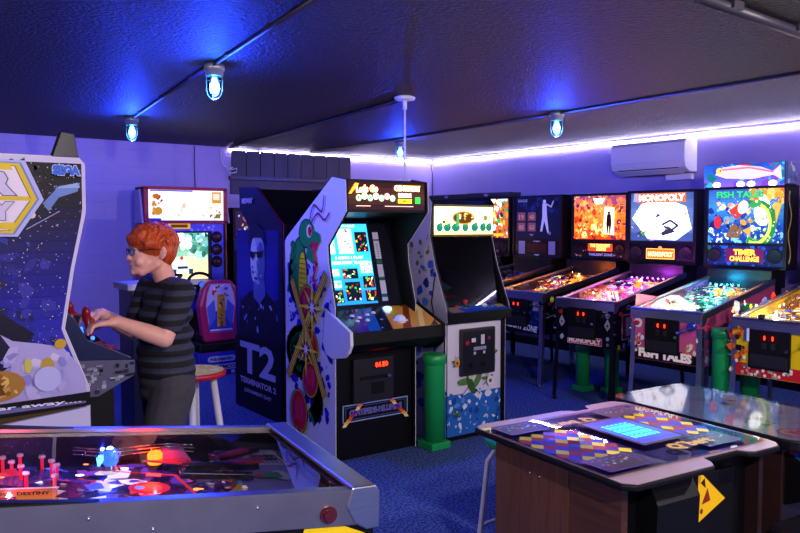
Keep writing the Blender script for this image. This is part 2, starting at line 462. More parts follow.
def pin_leg(sx, front, mt, parent, dz=0):
    y0 = .0 if front else 1.22
    s = 1 if sx > 0 else -1
    sp = -.035 if front else .035
    top = .78+dz if front else .86+dz
    mb = MB()
    X = s*HW
    # bent L-section leg
    P = [(X+s*.004, y0-(.006 if front else -.006), top), (X+s*.004, y0-(.006 if front else -.006), .52+dz), (X+s*.012, y0+sp, .03)]
    for a, b in zip(P, P[1:]):
        a, b = Vector(a), Vector(b)
        wy = .036 if front else -.036
        for off, wd in ((Vector((0, 0, 0)), Vector((0, wy, 0))), (Vector((0, 0, 0)), Vector((-s*.036, 0, 0)))):
            q = [a, b, b+wd, a+wd]
            nrm = (q[1]-q[0]).cross(q[3]-q[0]).normalized()*.0025
            A = [mb.bm.verts.new(p-nrm) for p in q]; B = [mb.bm.verts.new(p+nrm) for p in q]
            mb._f(A[::-1]); mb._f(B)
            for i in range(4): mb._f([A[i], A[(i+1) % 4], B[(i+1) % 4], B[i]])
    mb.cyl((X+s*.008-s*.012, y0+sp+(.01 if front else -.01), 0), (X+s*.008-s*.012, y0+sp+(.01 if front else -.01), .045), .02, .012, 12)
    o = mb.build('leg', mt, parent)
    for z in (top-.05, top-.15):
        MB().cyl((X, y0-.004 if front else y0+.004, z), (X+s*.022, y0-(.014 if front else -.014), z), .009, .007, 8).build('leg_bolt', CHROME, o)

def pinball(label, loc, rz, sp):
    dz = sp.get('dz', 0)
    global SL, HW; SL = sp.get('sl', .155)
    HW = sp.get('hw', .285)
    t = thing('pinball_machine', label, 'pinball machine', (loc[0], loc[1], dz), rz, 'pinball machines along the right wall' if sp.get('row', 1) else None)
    body = sp['body']
    # cabinet
    side = [(0, .50), (0, .868), (1.27, 1.068), (1.27, .46), (1.0, .46)]
    mb = MB()
    for s in (-1, 1): mb.prism(side, s*HW, s*(HW-.018))
    mb.bb((-HW+.018, 0, .50), (HW-.018, .018, .862)); mb.bb((-HW+.018, 1.25, .48), (HW-.018, 1.27, 1.04))
    mb.prism([(.018, .52), (1.26, .48), (1.26, .5), (.018, .54)], -HW+.018, HW-.018)
    mb.build('cabinet', body, t)
    # backbox on its neck
    bw, z0, z1 = .358, 1.16, sp.get('top', 1.88)
    mb = MB()
    mb.bb((-bw, 1.3, z0), (-bw+.03, 1.54, z1)).bb((bw-.03, 1.3, z0), (bw, 1.54, z1)).bb((-bw, 1.3, z1-.025), (bw, 1.54, z1)).bb((-bw, 1.3, z0), (bw, 1.54, z0+.025))
    mb.bb((-bw+.03, 1.33, z0+.02), (bw-.03, 1.54, z1-.02))
    mb.bb((-.28, 1.22, 1.0), (.28, 1.5, z0)); mb.bb((-.28, 1.272, .46), (.28, 1.42, 1.0))
    bx = mb.build('backbox', sp.get('box', BLACK), t, bevel=.004)
    for s in (-1, 1):
        if sp.get('boxart'):
            a = Art(.23, .72); sp['boxart'](a)
            a.build('backbox_side_art', bx, (s*(bw+.001), 1.305 if s > 0 else 1.535, z0+.01), (0, s, 0), (0, 0, 1))
    # lit glass and speaker panel
    a = Art(.68, .48, 'ffffff', 1); sp['glass'](a); a.F = [([((p[0]-.34)*.965+.34, p[1]) for p in q_], c_, g_, l_) for q_, c_, g_, l_ in a.F]
    a.build('backglass', t, (-.34, 1.318, 1.385), (1, 0, 0), (0, 0, 1), K=sp.get('gk', 1.1), rough=.45)
    MB().bb((-.33, 1.305, 1.36), (.33, 1.325, 1.376)).bb((-.33, 1.305, 1.853), (.33, 1.325, 1.862)).bb((-.34, 1.305, 1.36), (-.327, 1.325, 1.862)).bb((.327, 1.305, 1.36), (.34, 1.325, 1.862)).build('backglass_frame', SATIN, bx)
    a = Art(.70, .205, '0c0c12', 0); sp['panel'](a); a.F = [([((p[0]-.35)*.93+.35, p[1]) for p in q_], c_, g_, l_) for q_, c_, g_, l_ in a.F]
    pn = a.build('speaker_panel', t, (-.35, 1.314, 1.172), (1, 0, 0), (0, 0, 1), K=sp.get('pk', 2.2), rough=.35)
    if sp.get('speakers', 1):
        for s in (-1, 1):
            MB().lathe([(.062, 0), (.066, .006), (.058, .01), (.05, .004), (.01, .006)], (s*.26, 1.308, 1.275), 20, (0, -1, 0)).build('speaker', sp.get('spk', SATIN), pn)
    # side art and front art
    for s in (-1, 1):
        if sp.get('sideart'):
            out = [(y if s > 0 else 1.27-y, z-.46) for y, z in side]
            a = Art(1.27, .62, sp.get('sidebase', '06060a'), 0, outline=out); sp['sideart'](a, s)
            a.outline = out
            a.build('side_art', t, (s*(HW+.0005), 0 if s > 0 else 1.27, .46), (0, s, 0), (0, 0, 1), rough=.45)
    a = Art(.62, .36, sp.get('frontbase', '0a0a10'), 0); sp['front'](a); a.F = [([(p[0]*HW/.31, p[1]) for p in q_], c_, g_, l_) for q_, c_, g_, l_ in a.F]
    a.build('front_art', t, (-HW, -.0006, .503), (1, 0, 0), (0, 0, 1), K=1.5, rough=.35)
    # coin door
    mb = MB(); mb.bb((-.165, -.016, .56), (.115, .004, .83))
    cd_ = mb.build('coin_door', SATIN, t, bevel=.004)
    mb = MB(); mb.bb((-.15, -.022, .575), (.1, -.015, .66)); mb.build('coin_return', DIRT, cd_, bevel=.003)
    a = Art(.12, .045, '300404', .1); disp_digits(a, .03, .008, .028, n=1); disp_digits(a, .085, .008, .028, n=1)
    a.build('price_window', cd_, (-.085, -.0175, .755), (1, 0, 0), (0, 0, 1), K=4)
    for k in (0, 1): MB().bb((-.07+k*.06, -.026, .70), (-.04+k*.06, -.015, .745)).build('coin_slot', DIRT, cd_, bevel=.002)
    MB().cyl((.09, -.03, .7), (.09, -.015, .7), .012).build('door_lock', CHROME, cd_)
    # plunger and buttons
    if sp.get('plunger', 1):
        mb = MB(); mb.cyl((.24, -.004, .78), (.24, -.03, .78), .024, .02).cyl((.24, -.03, .78), (.24, -.1, .78), .007)
        pl = mb.build('plunger', CHROME, t)
        MB().lathe([(.008, 0), (.02, .012), (.022, .03), (.01, .045)], (.24, -.085, .78), 14, (0, -1, 0)).build('plunger_knob', sp.get('knob', SATIN), pl)
    MB().cyl((-.24, -.004, .78), (-.24, -.012, .78), .02).cyl((-.24, -.01, .78), (-.24, -.018, .78), .013).build('start_button', sp.get('start', mat('start_red', 'c02020', .3)), t)
    by, bz_, bo_ = sp.get('bpos', (.1, .79, 0))
    for s in (-1, 1):
        MB().cyl((s*HW, by, bz_), (s*(HW+.008+bo_), by, bz_), .02).cyl((s*(HW+.004), by, bz_), (s*(HW+.016+bo_), by, bz_), .013).build('flipper_button', sp.get('btn', MATS['start_red']), t)
    for sx in (-1, 1):
        for fr in (0, 1): pin_leg(sx, fr, sp.get('leg', STEEL), t)
    # rails, lock bar, glass
    rail = sp.get('rail', STEEL); rh = sp.get('rh', .03)
    for s in (-1, 1):
        pr_ = [(.03, .878-rh), (.03, .897), (1.265, zglass(1.265)+.012), (1.265, zglass(1.265)-.008-rh)]
        mb = MB(); mb.prism(pr_, s*(HW+.0015), s*(HW+.006)); mb.prism([(.03, .888), (.03, .897), (1.265, zglass(1.265)+.012), (1.265, zglass(1.265)+.003)], s*(HW+.004), s*(HW-.022))
        r_ = mb.build('side_rail', rail, t)
        if rh > .05:
            for y in (.28, .62, .5): MB().sph((s*(HW+.007), y, .885+SL*y-.02-(.03 if y == .5 else 0)), .0045, n=8).build('rail_screw', CHROME, r_)
    mb = MB(); lb = [(-.014, .82), (-.016, .885), (-.004, .903), (.055, .905), (.055, .893), (.0, .886), (.0, .82)]
    mb.prism(lb, -HW-.008, HW+.008)
    for s in (-1, 1): mb.prism([(-.014, .80), (-.016, .885), (-.004, .903), (.055, .905), (.07, .86), (.05, .82), (.02, .80)], s*(HW+.0015), s*(HW+.009))
    mb.build('lock_bar', sp.get('bar', STEEL), t, bevel=.004)
    MB().quad([(-HW+.02, .05, zglass(.05)), (HW-.02, .05, zglass(.05)), (HW-.02, 1.26, zglass(1.26)), (-HW+.02, 1.26, zglass(1.26))]).build('glass_top', sp.get('cover', GLASS), t)
    # playfield
    pal = sp['pal']; sd = sp.get('seed', 1); R = random.Random(sd); K = sp.get('pfk', 1.)*2
    a = Art(.55, 1.22, sp.get('pfbase', '1a1430'), .15)
    a.splat((0, .22, .55, 1.22), 150, pal, .015, .06, sd, g=sp.get('pg', 1.1))
    a.splat((0, .3, .55, 1.22), 90, pal, .008, .025, sd+1, g=sp.get('pg', 1.1)*1.8)
    if sp.get('pf'): sp['pf'](a)
    for i in range(34):
        x, y = R.uniform(.05, .5), R.uniform(.25, 1.15); c = R.choice(sp.get('ins', ['ffe9a0', 'ff9020', 'ff3020', 'ffffff']))
        a.circ(x, y, R.uniform(.007, .014), c, 2.0 if R.random() < .7 else .1)
    pf = a.build('playfield', t, (0, 0, 0), (1, 0, 0), (0, 1, SL), K=K, rough=.2, coat=.5, fn=playmap, step=.0002)
    a = Art(.55, .2, sp.get('apc', '14141c'), 0); (sp.get('apron') or (lambda a: None))(a)
    ap = a.build('apron', t, (-.275, .03, zplay(.03)+.03), (1, 0, 0), (0, 1, SL), K=K, rough=.4)
    # flippers, bumpers, posts, plastics, ramps
    for s in (-1, 1):
        f0 = Vector((s*.09, .27, zplay(.27)+.02)); f1 = Vector((s*.025, .235, zplay(.235)+.02))
        MB().prism([(f0.x-.0, f0.y+.012), (f0.x, f0.y-.012), (f1.x, f1.y-.006), (f1.x, f1.y+.006)], f0.z-.012, f0.z+.006, 'z').cyl(f0-Vector((0, 0, .02)), f0+Vector((0, 0, .008)), .013, n=12).build('flipper', mat('flipper_yellow', 'e8c860', .4), t, bevel=.003)
    if sp.get('toys', 1):
        for (x, y) in sp.get('bumpers', [(.08, .95), (-.06, 1.02), (.03, .84)]):
            z = zplay(y)
            bo = MB().lathe([(.03, 0), (.026, .015), (.026, .035), (.036, .04), (.038, .05), (.03, .058), (.005, .062)], (x, y, z), 18).build('pop_bumper', sp.get('bump', mat('bumper_cap', 'ffb040', .3, emis='ff9020', es=2.5)), t)
        for k in range(7):
            x = R.choice((-1, 1))*R.uniform(.1, .24); y = R.uniform(.42, 1.1); z = zplay(y)+.045
            a = Art(.11, .09); w_ = R.uniform(.05, .1)
            a.poly([(0, .01), (w_, 0), (w_*1.1, .04), (w_*.6, .08), (.01, .06)], R.choice(pal), .4)
            a.splat((0, 0, w_, .07), 10, pal, .006, .016, sd*9+k, g=.6)
            a.build('plastic_shield', t, (x-.05, y-.04, z), (1, 0, R.uniform(-.1, .1)), (0, 1, SL), K=K, rough=.15, coat=.5)
        rub = mat('post_white', 'e8e8f0', .4)
        for k in range(10):
            x = R.uniform(-.24, .24); y = R.uniform(.35, 1.15); z = zplay(y)
            MB().cyl((x, y, z), (x, y, z+.035), .006, n=8).cyl((x, y, z+.028), (x, y, z+.036), .011, n=10).build('post', rub, t)
        rc = sp.get('ramp', glass('ramp_clear', 'c8d8ff', .12))
        for s, x0, r_ in ((-1, -.17, .1), (1, .15, .09)):
            mb = MB(); N = 14; prev = None
            for i in range(N+1):
                tt = i/N; y = .5+.55*tt; x = x0+s*.04*math.sin(tt*PI)+(-s*.12*max(0, tt-.6)/.4); z = zplay(y)+.01+.05*math.sin(tt*PI*.6)
                cur = [mb.bm.verts.new(p) for p in ((x-.025, y, z+.025), (x-.022, y, z), (x+.022, y, z), (x+.025, y, z+.025))]
                if prev:
                    for q in range(3): mb._f([prev[q], prev[q+1], cur[q+1], cur[q]], True)
                prev = cur
            mb.build('ramp', rc, t, fix=False)
        mb = MB()
        for off in (-.012, .012):
            mb.tube([(.2-.05*math.sin(k/10*PI)+off, .42+.06*k, zplay(.42+.06*k)+.055+.01*math.sin(k)) for k in range(11)], .0022, 5)
        mb.build('wire_ramp', CHROME, t)
        for k in range(6):
            x = R.choice((-.25, .25, R.uniform(-.2, .2))); y = R.uniform(.4, 1.15)
            MB().sph((x, y, zplay(y)+.03), .007, (1, 1, 1.4), 8).build('bulb', sp.get('bulb', mat('warm_bulb', 'ffe0a0', .4, emis='ffc060', es=9)), t)
    if sp.get('extra'): sp['extra'](t)
    for (x, y, z, c, e) in sp.get('lights', []): plight('playfield_light', (x, y, z), c, e, .006, t)
    return t

MIX = ['ff8a1e', 'ffd23a', 'd8301c', '7a2a9a', '2050c0', 'f4e8d0', '18181e', '20a060']
# --- Fish Tales
def g_fish(a):
    a.vgrad(0, 0, .68, .48, ['10307a', '1a4a9a', '3a86c4', '3a50a0'], 14)
    a.splat((0, 0, .68, .14), 60, ['e8f4ff', '4a90e0', '1838a0', '78c0f0'], .008, .04, 3)
    a.splat((.02, .12, .4, .3), 40, ['1a3a8a', '60a8d8', '10205a', 'c89040'], .01, .04, 4)
    a.splat((.4, .3, .68, .48), 36, ['ff9a20', 'ffd060', 'ff6a10', 'e8b040'], .02, .06, 5)
    a.splat((.1, .26, .5, .36), 30, ['e8c078', 'f8e0a0', '70b8c8'], .015, .04, 6)
    a.circ(.5, .27, .075, 'fff8e0', 3, ry=.12); a.circ(.5, .3, .045, 'ffffff', 4, ry=.12)
    # leaping green fish, seen as a fat curved body
    P = [(.46+.13*math.cos(t), .17+.17*math.sin(t)) for t in [rad(d) for d in range(-125, 95, 15)]]
    a.line(P, .062, '2f8a3a', .8); a.splat((.42, .02, .62, .36), 40, ['2f8a3a', '58b040', 'c8d060', '1a6a30', 'f0e080'], .006, .018, 7, g=.9); a.line([(p[0]-.02, p[1]) for p in P[1:-1]], .028, 'c8d860', .9)
    a.circ(.44, .34, .055, '3aa04a', .8, ry=.035, a=.4); a.circ(.45, .36, .012, 'fff0a0', 1); a.poly([(.38, .33), (.34, .37), (.42, .37)], '2a7a3a', .8)
    a.poly([(.61, .28), (.67, .36), (.62, .17)], 'e0b030', .9); a.poly([(.4, .05), (.33, .11), (.4, .14)], 'd89a30', .9)
    # angler in a boat: plain figure
    a.poly([(.2, .28), (.32, .36), (.36, .28), (.27, .2)], 'c83a24', .9); a.circ(.33, .31, .045, 'ece8e0', .9, ry=.06, a=-.4)
    a.circ(.21, .33, .02, 'd89a70', .9); a.circ(.1, .18, .035, 'd02828', .9, ry=.055); a.poly([(.17, .05), (.24, .17), (.33, .13), (.3, .04)], '8a5a2a', .7)
    a.splat((0, 0, .68, .4), 160, ['0c2a6a', '3a8ad0', 'e8d8a0', 'f4f8ff', '1a1a50', '2a70b0'], .003, .011, 9, g=.9)
    a.text('FISH TALES', .3, .395, .052, '3ac070', 1.1, w=.42, bold=.05, edge='0c3a4a', ew=.03)
def p_fish(a):
    a.rect(0, 0, .7, .205, '101c58', .25); a.splat((0, 0, .7, .205), 50, ['1a3a9a', '0a1440', '1a6a4a', '2a50c0'], .015, .04, 8, g=.3)
    a.rect(.18, .045, .53, .165, '5a1038', .5); a.text('TIMER', .355, .11, .045, 'ffa020', 1.6, w=.2, bold=.04); a.text('CHALLENGE', .355, .055, .04, 'ffa020', 1.6, w=.27, bold=.03)
def f_fish(a):
    a.rect(0, 0, .62, .36, 'd05a90', 0); a.rect(.12, 0, .46, .09, '17121c'); a.rect(0, 0, .62, .07, '17121c')
    a.circ(.06, .28, .038, 'f0f0f4'); a.circ(.06, .28, .015, '15151a')
    a.splat((.02, .06, .11, .2), 16, ['f4ead0', '3a2a20', 'e08a40', 'ffffff'], .01, .025, 11)
    a.splat((.49, .05, .6, .2), 18, ['f4ead0', '3a2a20', 'e08a40', 'd89030'], .01, .03, 12)
    a.text('FISH TALES', .31, .02, .06, 'efe8d8', .1, w=.46, bold=.06, edge='b070a8', ew=.03, rise=-.02)
def s_fish(a, s):
    for k in range(3): a.line([(.02, .1+.1*k), (.4, .2+.1*k), (1.2, .45+.03*k)], .06, 'c04e88')
    a.splat((.08, .05, .5, .3), 60, ['2a6ad8', '60b8ff', '1a3a8a', 'a0d8e8', '2c9a80'], .015, .05, 13)
    a.line([(.1+.02*k, .06+.06*math.sin(k*.9)) for k in range(16)], .02, '58a8ff'); a.circ(.72, .3, .07, '1a50c8', ry=.05); a.circ(.85, .36, .06, '2060d8'); a.circ(.55, .26, .05, '3a8ad0')
def pf_fish(a):
    a.splat((0, .2, .3, .55), 26, ['fff4c0', 'ffffff', 'f0e090', '30583a'], .02, .06, 21, g=1.6)
    a.splat((.2, .5, .55, 1.2), 80, ['20a088', '40e0c0', '105a50', 'c8fff0', '208048'], .015, .05, 22, g=.6)
def ap_fish(a):
    a.rect(0, 0, .55, .2, 'f6efb8', .9); a.poly([(.3, 0), (.55, 0), (.55, .2), (.4, .2), (.35, .1)], 'e0e8a8', .8); a.circ(.45, .02, .15, '6a8a50', .5, ry=.12); a.circ(.47, .01, .12, 'd8e4a0', .8, ry=.1)
    a.rect(.27, .04, .4, .17, 'ffffff', .9); a.circ(.14, .11, .035, '486a30', .3, ry=.02); a.circ(.22, .05, .012, '30401a', .3)
def x_mono(t):
    vb = mat('violet_bulb', 'ff90ff', .4, emis='e060ff', es=22)
    for k in range(9): MB().sph((-.22+.055*k, 1.17, zplay(1.17)+.045), .009, n=8).build('bulb', vb, t)
def x_fish(t):
    tb = mat('teal_bulb', '60ffff', .4, emis='20e0ff', es=14)
    for k in range(6): MB().sph((-.22+.05*k, 1.16, zplay(1.16)+.045), .008, n=8).build('bulb', tb, t)
    # illuminated topper on the backbox
    a = Art(.69, .195, '3a78c0', 1.2); a.vgrad(0, 0, .7, .2, ['7a50c0', '2a5ac0', '184a8a'], 6, 1)
    a.splat((0, .0, .7, .2), 50, ['1a7a6a', '2a50b0', '40b0b0', '7a40b0'], .015, .05, 31, g=.7)
    a.poly([(.1, .11), (.17, .17), (.32, .185), (.5, .16), (.6, .12), (.66, .17), (.67, .05), (.6, .09), (.42, .06), (.2, .075)], 'e8a8b8', 1.3); a.line([(.16, .15), (.4, .16), (.6, .115)], .016, 'b86a70', 1)
    a.circ(.14, .14, .028, 'ffb040', 1.4); a.circ(.15, .142, .008, '202020', 0); a.poly([(.3, .185), (.38, .2), (.42, .17)], 'a03a50', .8)
    for x in (.12, .33, .42, .6): a.circ(x, .02, .035, 'ffffff', 2.2, ry=.025)
    mb = MB().bb((-.345, 1.3, 1.882), (.345, 1.52, 2.075)); o = mb.build('topper', mat('topper_blue', '28387a', .3), t, bevel=.006)
    a.build('topper_art', o, (-.35, 1.2658, 1.873), (1, 0, 0), (0, 0, 1), K=1.4, rough=.2)
    b_ = Art(.2, .18, '6a7ab8'); b_.splat((0, 0, .2, .18), 14, ['c8d0f0', '5060a0', '8090c8'], .02, .04, 5)
    b_.build('topper_side_art', o, (.3465, 1.31, 1.89), (0, 1, 0), (0, 0, 1))
    # fishing reel shooter
    mb = MB().lathe([(.03, 0), (.034, .01), (.034, .03), (.02, .04)], (.235, -.03, .80), 16, (0, -1, 0)).tube([(.235, -.05, .80), (.2, -.09, .77), (.17, -.13, .755)], .008, 8).sph((.165, -.135, .753), .014)
    mb.build('reel_shooter', mat('reel_blue', '4a60c0', .25, .7), t)
# --- Monopoly
def g_mono(a):
    a.vgrad(0, 0, .68, .48, ['284a70', '6a90a8', '406088'], 6, .6); a.splat((0, 0, .68, .48), 26, ['8aa0b0', '304868', 'b8c8c8', '506a80'], .02, .05, 41, g=.6)
    a.poly([(.02, .22), (.12, .36), (.36, .42), (.6, .33), (.66, .12), (.5, .01), (.2, .02)], 'f8fbf4', 2.2)
    a.splat((.1, .06, .6, .34), 12, ['ffffff', 'e8f0e0', 'f8f0d0'], .02, .04, 42, g=2.4)
    a.splat((.06, .04, .64, .36), 40, ['b8c8a0', '6a8068', 'e8e8d0', '90a0a0', 'ffffff'], .005, .018, 43, g=1.2)
    a.line([(.36, .16), (.44, .2), (.52, .15), (.46, .11), (.38, .14)], .022, '38404a', .4); a.poly([(.34, .08), (.44, .13), (.5, .09), (.36, .05)], '30363e', .4)
    a.poly([(.24, .3), (.3, .27), (.28, .22), (.34, .25)], '4a545e', .4); a.circ(.15, .07, .022, '2a9a3a', .9); a.circ(.17, .09, .012, 'd8a020', .9); a.circ(.6, .26, .016, 'f0b030', 1)
    a.rect(.08, .375, .6, .465, 'f06a20', 1.1); a.text('MONOPOLY', .34, .39, .06, 'fffbe8', 2, w=.48, bold=.05, edge='902810', ew=.03)
def p_mono(a):
    a.rect(.19, .04, .5, .135, 'e8521c', 1.0); a.frame(.19, .04, .5, .135, .006, 'ffb030', 1.2); a.text('MONOPOLY', .345, .063, .042, 'ffe070', 1.6, w=.27, bold=.04); a.circ(.345, .15, .02, 'f0902a', .6, ry=.012)
def f_mono(a):
    for x, y in ((.06, .2), (.555, .2)): a.poly([(x, y-.055), (x-.035, y-.01), (x-.012, y+.03), (x, y+.05), (x+.012, y+.03), (x+.035, y-.01)], 'b8b8c0'); a.circ(x, y-.01, .012, '6a3038')
    a.circ(.07, .32, .014, 'c02828'); a.circ(.53, .31, .03, '9a8a98', ry=.014); a.rect(.2, .17, .38, .215, 'a8a4b0'); a.text('MONOPOLY', .29, .182, .02, '303038', w=.14)
    a.rect(.13, .012, .5, .075, 'c02c34'); a.frame(.13, .012, .5, .075, .004, 'f0d8d8'); a.text('MONOPOLY', .315, .022, .042, 'f4e0dc', .05, w=.34, bold=.05)
    a.poly([(.06, .03), (.09, .06), (.07, .09), (.04, .06)], 'c8c8d0'); a.circ(.56, .08, .018, 'a8b8c8'); a.circ(.56, .03, .014, '7a8a98')
def s_mono(a, s):
    a.rect(.12, .1, .52, .33, '8a1f30'); a.frame(.13, .11, .51, .32, .012, 'e0c8d0'); a.text('M', .32 if 1 else 0, .14, .15, 'e8e0e8', w=.24, bold=.03)
    a.text('On the', .3, .36, .04, 'd8d8e8', w=.22, skew=.3)
    for k in range(14): a.rect(.06+k*.08, .03+.01*(k % 3), .1+k*.08, .07+.01*(k % 3), ['d8b020', 'c8c8d8', '4a7ad0', 'e0d040', '9a5a38'][k % 5])
# --- Twilight Zone
def g_tz(a):
    a.vgrad(0, 0, .68, .48, ['c83a10', 'ff7a18', 'ff9a30', '8a3a60'], 10, .9)
    a.splat((0, 0, .3, .4), 70, ['ff8a20', 'ffb040', 'd84010', '8a2010', 'ffd880'], .015, .045, 51, g=1.1)
    a.splat((.5, 0, .68, .44), 50, ['ff7a20', 'b83a20', 'ff9a50', '6a2040'], .015, .04, 52, g=1)
    a.splat((.0, .32, .68, .48), 40, ['9a4a70', '60305a', 'd88050', 'e8a070'], .015, .04, 53, g=.8)
    a.splat((0, 0, .68, .48), 200, ['ffd060', 'ff8a20', '6a1808', 'a83010', 'ffe8a0', '3a1420'], .003, .012, 50, g=1.1)
    a.poly([(.26, .44), (.42, .44), (.38, .38), (.3, .38)], 'fff8e0', 2.4); a.splat((.25, .03, .46, .16), 24, ['ffd040', 'ffe890', 'e88020'], .015, .04, 54, g=1.4)
    a.poly([(.4, .06), (.54, .05), (.54, .34), (.42, .35)], 'fff2b0', 2.4)
    a.circ(.475, .285, .018, '241408', .1); a.poly([(.45, .27), (.5, .27), (.51, .18), (.495, .06), (.48, .06), (.475, .15), (.465, .06), (.45, .06), (.44, .18)], '241408', .1)
def p_tz(a):
    a.rect(.2, .085, .53, .165, 'e04018', .7); a.text('THE TWILIGHT', .365, .13, .03, 'ffd060', 1.6, w=.27, bold=.04); a.text('ZONE', .38, .093, .03, 'ffd060', 1.6, w=.13, bold=.04)
    a.text('TWILIGHT ZONE', .37, .035, .026, '7a80c8', .5, w=.32, skew=.2); a.splat((.02, .02, .2, .1), 12, ['3a3a6a', '8088b8', 'c8a040'], .006, .014, 55, g=.3); a.splat((.54, .02, .68, .1), 10, ['3a3a6a', '8088b8', 'a0a8d0'], .006, .016, 56, g=.3)
def f_tz(a):
    a.rect(.46, .05, .62, .33, '10204a'); a.splat((.45, .06, .61, .3), 16, ['1a3a80', '0a1430', '2a50a0'], .015, .035, 57); a.rect(.5, .22, .575, .315, 'c8b8c8'); a.rect(.5, .29, .575, .315, '8080a0')
    a.text('TWILIGHT ZONE', .3, .035, .055, 'c8d0e8', .05, w=.5, bold=.04, skew=.15, rise=-.08, edge='3a4a78', ew=.03)
def s_tz(a, s):
    R = random.Random(5)
    for k in range(34): x, y = R.uniform(.02, 1.1), R.uniform(.12, .42); a.line([(x, y), (x+R.uniform(-.03, .03), y+R.uniform(-.03, .04))], .006, R.choice(['d8d8e8', 'e0d060', '8a90b8']))
    a.circ(.13, .37, .03, 'c8d840'); a.line([(.05, .2), (.3, .25), (.9, .38)], .008, 'b8b8d0')
    P = [(.25+.1*math.cos(k), .16+.07*math.sin(k*1.3)) for k in range(9)]; a.line(P, .008, '6a80d8')
# --- dark baseball game
def g_base(a):
    a.rect(0, 0, .68, .48, '0c1438', .5); a.splat((0, .3, .68, .48), 26, ['16245a', '0a0f28', '203070'], .03, .06, 61, g=.4)
    for i in range(2):
        for j in range(2): a.rect(.04+.16*i, .08+.12*j, .16+.16*i, .18+.12*j, '8a5a5a', .35); a.text(['85', '19', '63', '40'][i*2+j], .1+.16*i, .1+.12*j, .05, 'c0a890', .5, w=.07)
    a.text('LEAGUE', .12, .42, .03, '9aa0c8', .6, w=.14)
    a.circ(.45, .42, .022, 'b8bce0', .8); a.poly([(.42, .4), (.48, .4), (.49, .25), (.52, .06), (.5, .06), (.45, .2), (.42, .08), (.39, .08), (.42, .25)], 'a8b0e0', .8); a.line([(.48, .39), (.55, .36), (.58, .42)], .018, '98a0d8', .8)
    a.circ(.53, .06, .02, '7a60a0', .6); a.poly([(.22, .05), (.3, .05), (.26, .02)], '6a70a0', .6)
def p_base(a):
    for x in (.06, .53): a.rect(x, .03, x+.1, .18, '6870a8', .45)
    a.rect(.2, .05, .49, .15, '300a18', .5); a.text('League', .35, .17, .02, 'b0b0d0', .6, w=.1); a.poly([(.3, .03), (.4, .03), (.35, .005)], 'a0a0c8', .5)
# --- busy lit game
def g_busy(a):
    a.rect(0, 0, .68, .48, 'c86a20', .9); a.splat((0, 0, .68, .48), 200, ['ffd040', 'fff4c0', 'ff8a20', '7a2a20', 'b83a8a', '2a2030', '20a050', 'ffffff'], .012, .045, 71, g=1.2)
    a.splat((.05, .25, .5, .46), 30, ['fffbe0', 'ffe070'], .02, .05, 72, g=2.2); a.rect(.05, .02, .3, .05, 'ff9a20', 1.4); a.rect(.36, .02, .6, .05, 'ffb030', 1.4); a.circ(.52, .2, .03, '30c040', 1); a.circ(.35, .16, .035, 'e0409a', 1)
def p_busy(a): a.splat((.1, .03, .6, .17), 24, ['3a1830', '6a3a20', '1a1a2a', '802a50'], .015, .04, 73, g=.3)
def bx_busy(a): a.splat((.02, .1, .21, .7), 26, ['b8a020', '1a6a50', '3a4a9a', '101018'], .02, .05, 74); a.circ(.11, .45, .05, '9aa0c0')
def x_busy(t): 
    o = MB().bb((-.358, 1.3, 1.882), (.358, 1.5, 1.935)).build('topper', mat('topper_dark', '141220', .4), t, bevel=.003)
    a = Art(.3, .05); a.circ(.15, .022, .03, '9a90b8', 0, ry=.012); a.line([(.11, .03), (.15, .045), (.19, .03)], .006, '9a90b8')
    a.build('topper_emblem', o, (-.15, 1.26585, 1.878), (1, 0, 0), (0, 0, 1))
# --- basketball game at the right edge
def g_nba(a):
    a.vgrad(0, 0, .68, .48, ['d86a20', 'ffb040', '3a50b0'], 8, 1); a.splat((0, 0, .68, .48), 90, MIX, .02, .05, 81, g=1)
def f_nba(a):
    a.rect(0, 0, .62, .36, 'e8c814'); a.rect(0, 0, .62, .085, 'c8202c')
    R = random.Random(8)
    for k in range(44): a.circ(R.uniform(.02, .6), R.uniform(.01, .075), .011, R.choice(['f4e8d8', 'c8a888', 'f0f0f0', '8a6048'])); 
    for k in range(26): a.circ(R.uniform(.02, .12), R.uniform(.09, .2), .013, R.choice(['e83a20', 'a86a40', 'f4e8d8', '5a3828', 'f08020']))
    a.rect(.1, .24, .14, .33, 'e8e8f0'); a.rect(.1, .24, .12, .33, '2a4aa8'); a.circ(.05, .26, .018, '302010'); a.splat((.01, .28, .1, .35), 8, ['e83a20', 'd89020', '402818'], .008, .016, 82)
    a.rect(.04, .17, .085, .21, '141418')
def s_nba(a, s): a.splat((0, .05, 1.3, .55), 120, ['e8c814', 'c8202c', 'f4e8d8', '2a4aa8', 'e86a20'], .02, .06, 83)

